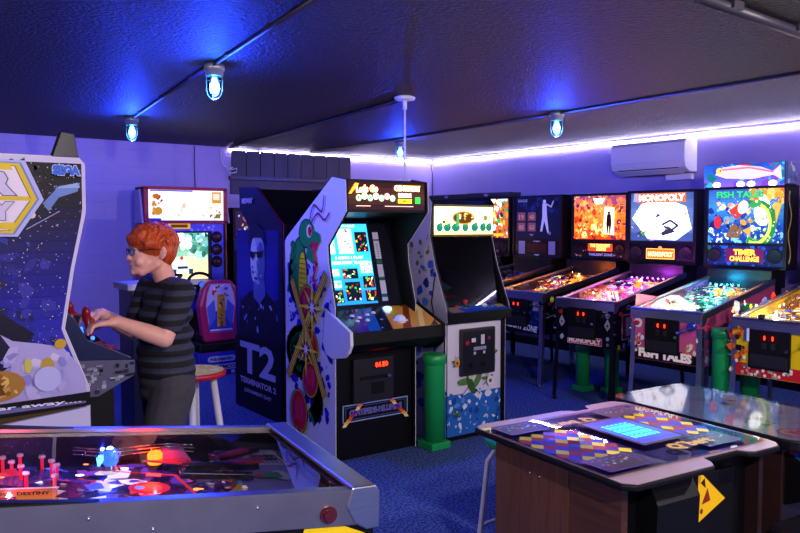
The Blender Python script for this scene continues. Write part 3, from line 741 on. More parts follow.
WARM = mat('warm_bulb', 'ffe0a0', .4, emis='ffc060', es=18)
LEGD = mat('dark_leg', '16161c', .4, .5)
ROT = -90
specs = [
 dict(label='pinball machine with a busy yellow backglass, farthest down the row in the corner', loc=(5.15, 7.68), rz=ROT+5, sp=dict(body=BLACK, glass=g_busy, panel=p_busy, front=lambda a: None, pal=MIX, extra=x_busy, leg=LEGD, seed=11, toys=0)),
 dict(label='pinball machine with an orange and white backglass, just right of the frog marquee', loc=(5.13, 6.89), rz=ROT+5, sp=dict(body=BLACK, glass=g_busy, panel=p_busy, front=lambda a: None, pal=MIX, extra=x_busy, leg=LEGD, seed=12, boxart=bx_busy, lights=[(0, .7, 1.3, 'ffb060', 3.3)])),
 dict(label='unlit dark blue baseball pinball machine with a pale batter on its backglass', loc=(5.15, 6.09), rz=ROT+5, sp=dict(body=BLACK, glass=g_base, gk=.5, pk=.5, panel=p_base, front=lambda a: a.splat((.1, .02, .5, .1), 8, ['2a3a70', '101a40'], .02, .04, 5), pal=['1a2a5a', '2a3a6a', '0c1024', '5a2020', '8a8a9a'], pfk=.25, pg=.4, leg=LEGD, seed=13, rail=STEEL, bulb=mat('off_bulb', '808090', .3), bump=mat('dim_cap', '3a3a6a', .3), speakers=0)),
 dict(label='navy pinball machine with an orange backglass showing a bright doorway', loc=(5.28, 5.30), rz=ROT+5, sp=dict(body=mat('navy_black', '0a0c18', .4), glass=g_tz, panel=p_tz, front=f_tz, sideart=s_tz, pal=['ff8a20', 'ffb040', 'd84010', '8a2010', 'ffd880', '30203a', '6a3a8a'], seed=14, gk=1.1, ins=['ffe060', 'ff9020', 'ff5010', 'fff0c0'], bumpers=[(.12, .9), (-.02, .98), (.05, .8)], pfk=1.2, lights=[(0, .55, .98, 'ff9030', 6.6), (0, .95, 1.06, 'ff7020', 6.6)])),
 dict(label='black pinball machine with a purple lit playfield and an orange banner on its backglass', loc=(5.13, 4.36), rz=ROT+7.5, sp=dict(body=BLACK, glass=g_mono, panel=p_mono, front=f_mono, sideart=s_mono, pal=['c040e0', 'ff60e0', '8a20c0', 'f4e0ff', 'ff8040', 'e8e0f0', '402060'], pfbase='40185a', seed=15, gk=1.05, ins=['ffa0ff', 'ffffff', 'ff8030'], pfk=1.3, extra=x_mono, leg=LEGD, speakers=1, lights=[(0, .95, 1.04, 'd040ff', 15.4), (.1, .6, .98, 'ff50d0', 6.6), (-.1, .3, .93, 'ff9050', 4.4)])),
 dict(label='pink pinball machine with a lit fish topper and teal playfield', loc=(5.02, 3.48), rz=ROT+6, sp=dict(body=mat('pink_cabinet', 'b8507e', .4), glass=g_fish, panel=p_fish, front=f_fish, frontbase='d05a90', sideart=s_fish, sidebase='b84a80', pal=['20a088', '40e0c0', '105a50', 'c8fff0', 'f4f4d0', 'e8a040', '184a8a'], pf=pf_fish, apron=ap_fish, apc='f6efb8', extra=x_fish, plunger=0, seed=16, gk=.95, ins=['c0fff0', 'ffe060', 'ff9020', '60ffd0'], pfk=1.0, boxart=lambda a: a.line([(.05+.03*math.sin(k), .05+.05*k) for k in range(13)], .02, 'c8b880'), bumpers=[(.1, .85), (-.05, .95), (.08, 1.02)], lights=[(-.1, 1.02, 1.06, '20c0ff', 11.0), (.05, .7, 1.0, '80ffd0', 5.5), (-.12, .25, .92, 'fff0b0', 6.6)])),
 dict(label='yellow and red basketball pinball machine cut off by the right edge of the photo', loc=(5.05, 2.66), rz=ROT+4, sp=dict(body=mat('yellow_cabinet', 'd8b818', .4), glass=g_nba, panel=p_busy, front=f_nba, frontbase='e8c814', sideart=s_nba, sidebase='e8c814', pal=['ffb040', 'ffd880', 'c86a20', 'f4e0c0', '3a50b0', '5a2818'], pfbase='7a4a1c', seed=17, ins=['fff0a0', 'ffb040'], pfk=1.1, lights=[(-.12, .3, .935, 'fff0c0', 7.7), (0, .8, 1.02, 'ffb860', 8.8)], extra=lambda t: [MB().sph((-.14, .33, zplay(.33)+.04), .016).build('bulb', mat('hot_bulb', 'fff4d0', .4, emis='fff0c0', es=60), t), MB().cyl((-.09, .01, .9), (-.09, .01, .93), .022, n=14).build('launch_button', DIRT, t)])),
]
for s in specs: pinball(s['label'], s['loc'], s['rz'], s['sp'])
# ------------------------------------------------------------------ upright arcade machines
# local frame: x to the player's right, y away from the player, z up; origin at the middle of the front foot
def sides(t, prof, hw, mt, th=.02, trim=None):
    for s in (-1, 1):
        o = MB().m(mt).prism(prof, s*hw, s*(hw-.004)).m(SATIN).prism(prof, s*(hw-.004), s*(hw-th)).build('side_panel', None, t)
        if trim:
            P = [(s*(hw-th/2), y, z) for y, z in prof]
            MB().tube(P, .0045, 6, closed=True).build('edge_trim', trim, o)
def side_art(t, prof, hw, s, base, fn, K=0., parent=None):
    ys = [p[0] for p in prof]; y0, y1 = min(ys), max(ys)
    out = [((y-y0) if s > 0 else (y1-y), z) for y, z in prof]
    a = Art(y1-y0, 2, base, 0, outline=out); a.outline = out; fn(a)
    return a.build('side_art', parent or t, (s*(hw+.001), y0 if s > 0 else y1, 0), (0, s, 0), (0, 0, 1), rough=.45, K=K)
def joystick(p, col, parent, h=.07):
    mb = MB().m(CHROME).cyl(p, (p[0], p[1], p[2]+h), .005, n=8).m(col).sph((p[0], p[1], p[2]+h), .017).m(SATIN).cyl(p, (p[0], p[1], p[2]+.006), .024)
    return mb.build('joystick', None, parent)
def button(p, col, parent, r=.013):
    return MB().cyl(p, (p[0], p[1], p[2]+.007), r*1.25).cyl((p[0], p[1], p[2]+.006), (p[0], p[1], p[2]+.014), r, r*.85).build('button', col, parent)
BW = mat('button_white', 'e8e8f0', .3); BR = mat('button_red', 'c81820', .3); BB = mat('button_blue', '2848d0', .3)

# --- white bowling / three-in-one game with the serpent side art
prof = [(0, 0), (.68, 0), (.68, 1.43), (.65, 1.46), (.03, 1.85), (-.13, 1.825), (-.14, 1.63), (.09, 1.41), (.08, 1.29), (.0, 1.01), (.0, .69)]
hw = .325
t = thing('arcade_machine', 'white arcade game with green serpent side art and a blue lit screen', 'arcade machine', (2.855, 4.19, 0))
sides(t, prof, hw, WHITE, trim=SATIN)
mb = MB()
mb.prism([(.02, .0), (.03, .68), (.09, .99), (.66, .99), (.66, 0)], -hw+.02, hw-.02)
mb.prism([(.66, .99), (.46, .99), (.6, 1.42), (.66, 1.42)], -hw+.02, hw-.02)
mb.prism([(.66, 1.44), (.03, 1.835), (-.115, 1.81), (-.115, 1.79), (.02, 1.8), (.65, 1.41)], -hw+.02, hw-.02)
mb.prism([(-.12, 1.625), (.36, 1.58), (.36, 1.6), (-.12, 1.64)], -hw+.02, hw-.02)
body = mb.build('body', BLACK, t)
def serp(a):
    # a.x runs from the back (0) to the front for the left flank
    W = a.W
    def S(px, py):   # pixel of the flank -> art coordinates
        return px, py
    blue, gr, ye, rd, dk = '2010c0', '10904a', 'f0d820', 'b01838', '14101c'
    cx = .40
    a.splat((.1, .1, .66, 1.15), 170, [blue, '3020c8', '1c10a0'], .012, .05, 101, poly=[(.12, .12), (.62, .2), (.68, 1.0), (.5, 1.12), (.1, 1.1)])
    # coiling body
    P = [(.20, 1.16), (.17, 1.04), (.19, .95), (.28, .88), (.36, .8), (.33, .7), (.2, .66), (.13, .58), (.2, .48), (.34, .45), (.45, .38), (.5, .28), (.43, .2)]
    def sm(P, k=4):
        out = []
        for i in range(len(P)-1):
            p0, p1, p2, p3 = P[max(i-1, 0)], P[i], P[i+1], P[min(i+2, len(P)-1)]
            for j in range(k):
                u = j/k; out.append(tuple(.5*((2*p1[q])+(-p0[q]+p2[q])*u+(2*p0[q]-5*p1[q]+4*p2[q]-p3[q])*u*u+(-p0[q]+3*p1[q]-3*p2[q]+p3[q])*u**3) for q in (0, 1)))
        return out+[P[-1]]
    Q = sm(P); a.line(Q, .115, dk); a.line(Q, .1, gr); a.line([(x+.02, y) for x, y in Q[8:-8]], .04, '2faa58')
    a.circ(.27, 1.06, .1, dk, ry=.22, a=.05); a.circ(.27, 1.06, .09, gr, ry=.21, a=.05); a.circ(.31, 1.0, .06, dk, ry=.2, a=.0); a.circ(.31, 1.0, .054, ye, ry=.19)
    for k in range(11): a.line([(.27, .85+.03*k), (.35, .845+.03*k)], .005, '6a7a18')
    for k in range(5): a.circ(.19-.01*(k % 2), .95+.07*k, .035, '1a7a40', ry=.025)
    # head with open jaws
    a.circ(.37, 1.3, .1, dk, ry=.09); a.circ(.37, 1.3, .092, gr, ry=.082); a.poly([(.4, 1.34), (.54, 1.3), (.55, 1.25), (.44, 1.25)], gr); a.poly([(.4, 1.24), (.5, 1.16), (.46, 1.12), (.36, 1.16)], gr)
    a.poly([(.42, 1.25), (.53, 1.25), (.47, 1.17)], 'c02048'); a.line([(.46, 1.22), (.5, 1.12), (.46, 1.04), (.5, .98)], .022, 'f03060')
    a.circ(.41, 1.315, .035, 'e8e0c0', ry=.04); a.circ(.42, 1.315, .024, 'd02020', ry=.03); a.circ(.43, 1.315, .008, '100808')
    a.line(sm([(.42, 1.38), (.47, 1.47), (.57, 1.43), (.6, 1.52)]), .012, 'a02850'); a.line(sm([(.45, 1.37), (.52, 1.42), (.6, 1.38), (.66, 1.42)]), .012, 'a02850')
    # red pods, gold crossed bands and star bursts
    for (x, y, rx, ry_) in ((.38, .86, .1, .12), (.4, .62, .11, .1), (.42, .42, .09, .1), (.27, .2, .1, .13)):
        a.circ(x, y, rx+.016, dk, ry=ry_+.016); a.circ(x, y, rx+.01, 'c0a020', ry=ry_+.01); a.circ(x, y, rx, 'c01430', ry=ry_); a.circ(x+.01, y+.02, rx*.6, 'e02830', ry=ry_*.6)
        a.line([(x-.04, y+.06), (x-.04, y-.06)], .01, '8a30b0'); a.line([(x+.04, y+.06), (x+.04, y-.05)], .01, '8a30b0')
    a.rect(.24, .0, .31, .1, 'c0a020'); a.rect(.25, .0, .30, .1, 'a82840')
    for (p, q) in (((.14, .42), (.62, 1.06)), ((.2, 1.0), (.6, .36))):
        a.line([p, q], .06, dk); a.line([p, q], .05, 'e0b030'); a.line([p, q], .02, '8a6818'); a.line([p, q], .008, 'f4e070')
    for (x, y, r) in ((.46, .86, .21), (.38, .60, .18)):
        P = [(x+(r if k % 2 == 0 else r*.28)*math.cos(k*PI/8)*(1.0 if k % 4 == 0 else .7), y+(r if k % 2 == 0 else r*.28)*math.sin(k*PI/8)*(1.0 if k % 4 == 0 else .7)) for k in range(16)]
        a.poly(P, 'f4e030'); a.circ(x, y, .05, '7a2030'); a.poly([(x+(p[0]-x)*.4, y+(p[1]-y)*.4) for p in P], 'f8f4e0')
side_art(t, prof, hw, -1, 'dcdcec', lambda a: (serp(a), setattr(a, 'F', [a.F[0]]+[([(max(.012, min(a.W-.17, (p[0]-.4)*1.06+.36)), min(p[1]*1.12+.03, 1.75)) for p in q_], c_, g_, l_) for q_, c_, g_, l_ in a.F[1:]])))
# control panel overhang with white rounded cheeks
cp = [(.0, .70), (-.10, .71), (-.17, .75), (-.195, .80), (-.195, .875), (.11, 1.0), (.13, .76)]
for s in (-1, 1):
    MB().prism([(.11, 1.0), (-.195, .875), (-.2, .79), (-.17, .74), (-.12, .705), (.02, .68), (.1, .7), (.14, .77)], s*(hw+.012) if s < 0 else hw+.085, s*(hw-.012) if s < 0 else hw+.105).build('control_panel_cheek', WHITE if s < 0 else SATIN, t, bevel=.003)
mb = MB().prism([(.1, .985), (-.19, .866), (-.195, .79), (-.16, .75), (.0, .70), (.02, .74)], -hw+.012, hw+.085)
cpo = mb.build('control_panel', SATIN, t, bevel=.003)
a = Art(.62, .31, '1a1430', 0)
for i, (c) in enumerate(['201848', '4a2a8a', '2060b0', '18182a', 'd87820', 'e8b850', '8a2a20', 'f0d890', '303050']):
    a.poly([(-.05+i*.08, 0), (.04+i*.08, 0), (.14+i*.07, .31), (.08+i*.07, .31)], c)
a.poly([(.28, 0), (.62, 0), (.62, .2), (.45, .31), (.36, .31)], 'e0a040'); a.poly([(.34, 0), (.4, 0), (.56, .31), (.52, .31)], '8a3a18'); a.poly([(.46, 0), (.5, 0), (.62, .24), (.62, .3)], 'f4d890'); a.poly([(.54, 0), (.6, 0), (.62, .08)], '4a3020')
a.splat((.02, .02, .3, .3), 14, ['3858c8', '4aa0c8', '241850', 'c8d0f0'], .005, .014, 102)
th = math.atan2(.12, .29)
a.F = [([(p[0]*1.14, p[1]) for p in q_], c_, g_, l_) for q_, c_, g_, l_ in a.F]
a.build('control_panel_art', cpo, (-.31, -.187, .8685), (1, 0, 0), (0, math.cos(th), math.sin(th)), rough=.25, coat=.5)
def onp(x, v): return (x, -.187+v*math.cos(th), .870+v*math.sin(th))
MB().sph(onp(.12, .1), .042).lathe([(.056, 0), (.052, .008), (.044, .01)], onp(.12, .1), 20).build('trackball', mat('trackball_white', 'f0f0f8', .15), cpo)
for x, v in ((-.2, .13), (-.16, .17), (-.12, .13), (-.08, .2), (-.02, .22), (-.2, .2)): button(onp(x, v), BW, cpo)
MB().lathe([(.03, 0), (.028, .012), (.012, .02)], onp(.12, .26), 18).build('lit_button', mat('blue_lit', '60b0ff', .3, emis='50a0ff', es=14), cpo)
# marquee
a = Art(.60, .178, '241018', .25)
a.vgrad(0, 0, .6, .178, ['2a1420', '4a2a20', '2a1418'], 5, .5)
a.poly([(.0, .1), (.02, .1), (.08, .165), (.05, .17)], 'ff8a20', 1.6)
a.text("Let's Go", .14, .115, .04, 'fff0b0', 1.8, w=.16, bold=.05, edge='e87818', ew=.05, rise=.05)
for k, ch in enumerate('BOWLING'):
    x = .075+k*.043; y = .082+(.006 if k % 2 else -.006)
    a.circ(x, y, .022, ['50b848', 'e8e0d8', '50b060', 'f4e8e0', '58b850', 'e07880', '48b858'][k], 1.3); a.circ(x, y, .018, 'f0f4e8', 1.3); a.text(ch, x, y-.011, .022, ['206828', 'c02020', '106040', 'c82838', '186830', '902838', '185828'][k], .8, bold=.05)
a.rect(.05, .022, .16, .027, 'e8b8a0', .9); a.rect(.27, .022, .5, .027, 'e8b8a0', .9)
a.text('CENTIPEDE', .45, .128, .03, 'fff8d8', 2, w=.2, bold=.06, edge='e0a020', ew=.05); a.rect(.43, .155, .56, .162, 'ffb020', 1.4)
a.text('MISSILE', .43, .085, .024, 'fff0e8', 1.8, w=.1, bold=.06, edge='b04038', ew=.04); a.rect(.375, .045, .485, .072, 'ffc830', 1.5); a.text('COMMAND', .43, .05, .018, '6a4010', .3, w=.09, bold=.03); a.rect(.515, .045, .555, .085, '28d040', 1.4)
mq = a.build('marquee', t, (-.30, -.128, 1.64), (1, 0, 0), (0, .03, 1), K=2.2, rough=.2, coat=.5)
MB().bb((-.305, -.13, 1.625), (.305, -.112, 1.642)).bb((-.305, -.125, 1.815), (.305, -.1, 1.832)).bb((-.305, -.12, 1.63), (.305, -.11, 1.82)).build('marquee_frame', SATIN, mq)
# screen, bezel and cards
bz = Vector((0, .15, .54)).normalized()
def onb(x, v): return Vector((x, .13, .98))+bz*v
MB().quad([onb(-.305, 0), onb(.305, 0), onb(.305, .64), onb(-.305, .64)]).build('bezel', mat('bezel_blue_black', '0c0e20', .25), t)
a = Art(.36, .48, '1a7ac8', 1)
a.vgrad(0, 0, .36, .48, ['1870c0', '28a0d8', '30a8e0'], 6, 1)
bx_ = [(.015, .3, .1, .43), (.125, .3, .235, .45), (.255, .31, .345, .43), (.015, .17, .1, .21), (.125, .15, .235, .21), (.26, .18, .345, .25), (.015, .1, .1, .14), (.125, .02, .235, .13), (.26, .09, .345, .16), (.015, .01, .1, .085), (.26, .01, .345, .075)]
for i, (x0, y0, x1, y1) in enumerate(bx_):
    dark = i in (2, 4, 7, 8, 9, 10)
    a.rect(x0, y0, x1, y1, '101828' if dark else 'a8d8c8', .6 if dark else 1.3)
    a.splat((x0+.005, y0+.005, x1-.005, y1-.005), 16, ['c8a020', 'e0e8f0', '28a050', 'c83020'] if dark else ['60c890', 'f8fff0', '3a8ac0', 'd04040'], .004, .012, 110+i, g=1.2)
a.text('SELECT A GAME', .18, .455, .012, 'f0f8ff', 1.4, w=.14); a.text('1 COIN 1 PLAY', .18, .265, .014, 'f8ffff', 1.6, w=.2, bold=.03); a.text('PRESS START  PLAYER 1', .18, .235, .014, 'f8ffff', 1.6, w=.26, bold=.03)
def scr(u, v): p = onb(-.29+u*1.08, v*1.17+.03); return (p.x, p.y-.006, p.z)
a.build('screen', t, (0, 0, 0), (1, 0, 0), bz, K=2.2, rough=.1, coat=1, fn=scr, step=.0002)
a = Art(.055, .5, '18182a', 0)
for k, (y0, y1, c) in enumerate(((.44, .49, 'c8c8e0'), (.3, .43, 'd0d0e8'), (.265, .29, '1a6a48'), (.17, .26, 'c0c0dc'), (.15, .168, '1a6a48'), (.05, .145, 'c8c8e0'), (.03, .045, '1a6a48'), (0, .027, 'b8b8d8'))): a.rect(.004, y0, .051, y1, c)
for k in range(6): a.rect(.02, .315+.017*k, .034, .32+.017*k, '404058')
a.build('instruction_card', t, onb(.135, .04)-Vector((0, .004, 0)), (1, 0, 0), bz, rough=.4)
# front: coin door and rocket banner
mb = MB().bb((-.19, -.008, .37), (.13, .025, .66)); cd_ = mb.build('coin_door', DIRT, t, bevel=.003)
a = Art(.12, .045, '240404', .1); a.text('0', .02, .008, .03, 'ff2a10', 1.5, w=.018, bold=.05); a.text('6', .045, .008, .03, 'ff2a10', 1.5, w=.018, bold=.05); a.text('1', .075, .008, .03, 'ff2a10', 1.5, w=.01, bold=.05); a.text('0', .1, .008, .03, 'ff2a10', 1.5, w=.018, bold=.05)
a.build('price_window', cd_, (-.03, -.009, .59), (1, 0, 0), (0, 0, 1), K=4)
MB().bb((-.14, -.014, .52), (.08, -.006, .545)).bb((-.05, -.014, .42), (.05, -.006, .5)).build('coin_return', SATIN, cd_, bevel=.002)
MB().cyl((.09, -.018, .53), (.09, -.006, .53), .012).build('door_lock', CHROME, cd_)
a = Art(.58, .24)
a.frame(.03, .06, .55, .17, .008, '90a8d8'); a.frame(.05, .075, .53, .155, .003, '5868b0'); a.text('CENTIPEDE-MILLIPEDE', .29, .098, .036, '5a58b0', 0, w=.42, bold=.04, edge='b0a8e0', ew=.02)
for s, x in ((1, .02), (-1, .56)):
    for k, c in enumerate(['f0e0a0', 'f0b030', 'e06020', 'a02060', '4a20a0', 'e8d890', 'e88030', '6a30c0']):
        u = k*.02; a.poly([(x+s*u, .03+u), (x+s*(u+.03), .03+u), (x+s*(u+.055), .06+u), (x+s*(u+.02), .06+u)], c)
a.build('front_art', t, (-.29, .0135, .19), (1, 0, 0), (0, 0, 1), rough=.4, K=.0)

# --- game with the frog marquee
prof2 = [(0, 0), (.7, 0), (.7, 1.72), (.66, 1.74), (.17, 1.74), (.13, 1.70), (.155, 1.47), (.09, 1.25), (-.04, .955), (-.05, .86), (.0, .85)]
hw = .30
t = thing('arcade_machine', 'arcade game with a yellow lit frog marquee and insects on its white front', 'arcade machine', (3.665, 4.12, 0))
sides(t, prof2, hw, mat('frog_side', 'b8b4d0', .4), trim=SATIN)
a_ = side_art(t, prof2, hw, -1, 'b8b4d4', lambda a: (a.splat((.35, .2, .62, 1.3), 60, ['2848c0', '3058d8', '182890', '4a7ad8'], .02, .06, 122), a.splat((.3, 1.2, .6, 1.5), 16, ['5a6a40', '8a9a60'], .01, .03, 123), a.line([(.62, 1.2), (.58, 1.0), (.64, .8), (.6, .6)], .012, '2a2a48')))
mb = MB().prism([(.02, 0), (.02, .88), (.2, .93), (.68, .93), (.68, 0)], -hw+.02, hw-.02).prism([(.45, .93), (.68, .93), (.68, 1.71), (.17, 1.72), (.15, 1.69), (.16, 1.49), (.2, 1.49), (.62, 1.46)], -hw+.02, hw-.02)
mb.build('body', SATIN, t)
MB().quad([(-hw+.02, .02, .96), (hw-.02, .02, .96), (hw-.02, .165, 1.48), (-hw+.02, .165, 1.48)]).build('tinted_glass', glass('tinted_glass', '505060', .05), t)
a = Art(.5, .4, '04060c', .1); a.poly([(.02, .22), (.2, .26), (.24, .16), (.04, .1)], '2a8aa0', .25); a.rect(.06, .05, .2, .075, 'c02838', .5); a.splat((.25, .1, .5, .35), 10, ['141828', '0c1018'], .02, .05, 8, g=.2)
a.build('screen', t, (-.25, .12, .985), (1, 0, 0), (0, .75, .5), K=1.4, rough=.2)
a = Art(.56, .2, 'fff0b0', 1.2)
a.vgrad(0, 0, .56, .2, ['ffd860', 'fff8d8', 'fffbe8', 'ffe890'], 8, 1.6)
for x, r in ((.05, .03), (.12, .035), (.2, .04), (.29, .03), (.38, .035), (.46, .03), (.52, .03)): a.circ(x, .05, r, '1a8a78', .5, ry=.03); a.circ(x+.01, .07, r*.5, '3a9a40', .6)
a.circ(.27, .12, .11, 'c88a20', .9, ry=.05); a.circ(.27, .12, .095, '6a4018', .4, ry=.04); a.splat((.2, .09, .36, .15), 14, ['e8b040', 'fff0c0', '404020'], .008, .018, 124, g=1)
a.rect(.2, .06, .225, .15, '48a060', .9); a.circ(.1, .09, .03, 'e8d890', 1, ry=.02); a.circ(.48, .12, .022, '8a8a30', .8); a.circ(.08, .09, .012, '604020', .3)
mq = a.build('marquee', t, (-.28, .128, 1.475), (1, 0, 0), (0, .0, 1), K=1.5, rough=.2)
MB().bb((-.285, .12, 1.46), (.285, .16, 1.475)).bb((-.285, .12, 1.675), (.285, .16, 1.69)).build('marquee_frame', mat('brass_strip', '8a7a50', .4, .6), mq)
cpo = MB().prism([(-.06, .86), (-.07, .93), (.12, .985), (.15, .9), (.05, .85)], -hw+.002, hw-.002).build('control_panel', SATIN, t, bevel=.003)
a = Art(.54, .19, '1848b0', 0); a.vgrad(0, 0, .54, .19, ['1038a0', '2868d0', '183898'], 4); a.rect(0, 0, .1, .19, '8a7a60'); a.rect(.46, .04, .54, .16, 'b8a080'); a.splat((.1, .02, .46, .17), 24, ['60b8f0', '1838a0', 'e8d060', 'e8f0ff'], .006, .016, 125)
a.build('control_panel_art', cpo, (-.27, -.066, .9325), (1, 0, 0), (0, .19, .055), rough=.3)
joystick((-.08, .02, .955), BR, cpo, .04); button((.1, .02, .957), BW, cpo, .02); button((-.16, .02, .957), BR, cpo)
a = Art(.54, .82, 'dcd8e8', 0)
a.rect(0, 0, .54, .3, '2a6ac0'); a.splat((0, .05, .54, .33), 60, ['2a6ac0', 'e0e4f0', '1a4a9a', '5a90d8'], .01, .035, 126); a.splat((0, 0, .54, .15), 20, ['b8c8e8', '1a4a9a'], .006, .02, 127)
for (x, y, s_, an) in ((.24, .36, 1.3, .5), (.42, .56, .8, -.3), (.4, .38, .6, .3), (.1, .53, .45, 0), (.1, .16, .4, .4)):   # plain green bugs
    for k in (-1, 1): a.circ(x+k*.05*s_, y+.02*s_, .05*s_, '5a8048', ry=.02*s_, a=k*.5+an); a.line([(x, y), (x+k*.07*s_, y-.06*s_)], .006, '30402a'); a.line([(x, y+.05*s_), (x+k*.03*s_, y+.11*s_)], .004, '30402a')
    a.circ(x, y, .022*s_, '38602c', ry=.06*s_, a=an); a.circ(x, y+.05*s_, .02*s_, 'c8c8a0')
a.circ(.42, .37, .035, 'e8e0e8'); a.circ(.42, .37, .015, '6a6020'); a.circ(.1, .53, .025, 'e0a040'); a.circ(.1, .53, .012, '8a3020')
a.frame(.004, .004, .536, .816, .008, '14141c')
a.build('front_art', t, (-.27, .0185, .03), (1, 0, 0), (0, 0, 1), rough=.35)
cd_ = MB().bb((-.14, -.012, .46), (.19, .018, .80)).build('coin_door', mat('coin_door_grey', '1e1e28', .4), t, bevel=.008)
a = Art(.3, .3, '1e1e28'); a.rect(.08, .22, .12, .25, 'd8d8e8'); a.rect(.17, .2, .205, .27, 'd0d0e0'); a.rect(.1, .16, .22, .185, '9a98b0'); a.circ(.04, .22, .018, 'a02038'); a.circ(.25, .24, .014, '8a3050'); a.rect(.1, .13, .12, .15, 'c8c8d8'); a.rect(.19, .13, .21, .15, 'c8c8d8'); a.rect(.05, .04, .09, .07, '0c0c10'); a.rect(.17, .04, .21, .07, '0c0c10')
a.build('coin_door_stickers', cd_, (-.125, -.0125, .48), (1, 0, 0), (0, 0, 1))

# --- game seen from behind with the portrait flank
prof3 = [(0, 0), (-.01, 1.1), (.27, 1.12), (.3, 1.5), (.09, 1.67), (.08, 1.86), (.42, 1.845), (.8, 1.58), (.86, 1.55), (.86, 0)]
hw = .36
t = thing('arcade_machine', 'dark arcade game turned away, with a pale portrait on its blue flank', 'arcade machine', (2.7+hw, 6.1, 0), 180)
sides(t, prof3, hw, SATIN, trim=mat('red_trim', '7a1838', .4))
def t2(a):
    W = a.W   # x from front... right flank: u grows towards the back
    a.vgrad(.03, .62, .8, 1.5, ['101c58', '2a30b0', '1a1c78'], 8)
    # plain portrait: shoulders, neck, head, dark glasses
    a.poly([(.05, .62), (.1, .9), (.3, 1.0), (.55, 1.02), (.78, .92), (.82, .62)], '0e1234'); a.splat((.1, .62, .8, .95), 22, ['7a88d8', 'b0bcf4', '141a48'], .012, .04, 131)
    a.poly([(.36, .95), (.36, 1.1), (.56, 1.1), (.58, .98), (.47, .9)], '6a78c0')
    a.circ(.44, 1.28, .13, 'a8b4e8', ry=.22); a.circ(.37, 1.26, .06, 'dce4ff', ry=.18); a.circ(.5, 1.24, .075, '5868b0', ry=.17); a.splat((.34, 1.12, .54, 1.42), 26, ['c8d0f4', '7a88c8', 'e4ecff', '5a68b0'], .008, .025, 133); a.line([(.33, 1.18), (.38, 1.15), (.42, 1.17)], .006, '3a4688')
    a.poly([(.28, 1.36), (.3, 1.5), (.42, 1.56), (.56, 1.5), (.6, 1.36), (.52, 1.44), (.38, 1.44)], '181c48'); a.poly([(.31, 1.33), (.41, 1.32), (.4, 1.275), (.33, 1.27)], '10122c'); a.poly([(.44, 1.32), (.56, 1.34), (.53, 1.285), (.45, 1.275)], '10122c'); a.rect(.4, 1.31, .45, 1.325, '10122c'); a.circ(.42, 1.11, .04, '303a78', ry=.01)
    a.rect(.0, .0, .86, .6, '0a0a14'); a.frame(.02, .03, .84, .61, .006, '3a1430')
    a.text('T2', .43, .32, .24, 'b8bce0', w=.62, bold=.03)
    a.text('TERMINATOR 2', .43, .22, .045, 'b0b4d8', w=.66, bold=.04); a.text('JUDGMENT DAY', .43, .14, .035, 'a8acd0', w=.5, bold=.04)
    a.text('MIDWAY', .27, 1.72, .04, 'd8d8f0', w=.2, bold=.05)
side_art(t, prof3, hw, 1, '10123a', t2)
mb = MB().prism([(.02, 0), (.0, .9), (.0, 1.02), (.25, 1.1), (.84, 1.1), (.84, 0)], -hw+.02, hw-.02).prism([(.84, 1.1), (.6, 1.1), (.36, 1.5), (.1, 1.67), (.1, 1.85), (.42, 1.83), (.79, 1.57), (.84, 1.545)], -hw+.02, hw-.02)
mb.build('body', SATIN, t)
mb = MB().bb((-.2, .845, .3), (.2, .856, 1.3)); mb.build('rear_door', DIRT, t, bevel=.003)
mb = MB()
for k in range(8): mb.bb((-.12, .855, 1.32+k*.02), (.12, .861, 1.33+k*.02))
mb.build('vent', SATIN, t)
a = Art(.64, .17, '301018', .6); a.text('T2', .32, .05, .09, 'e04020', 1.4, w=.2); a.build('marquee', t, (-.32, .088, 1.68), (1, 0, 0), (0, -.05, 1), K=1.5)
a = Art(.5, .35, '102040', .6); a.splat((0, 0, .5, .35), 30, ['2060a0', 'e07030', '101020'], .02, .05, 3, g=.8); a.build('screen', t, (-.25, .3, 1.13), (1, 0, 0), (0, .3, .9), K=1)

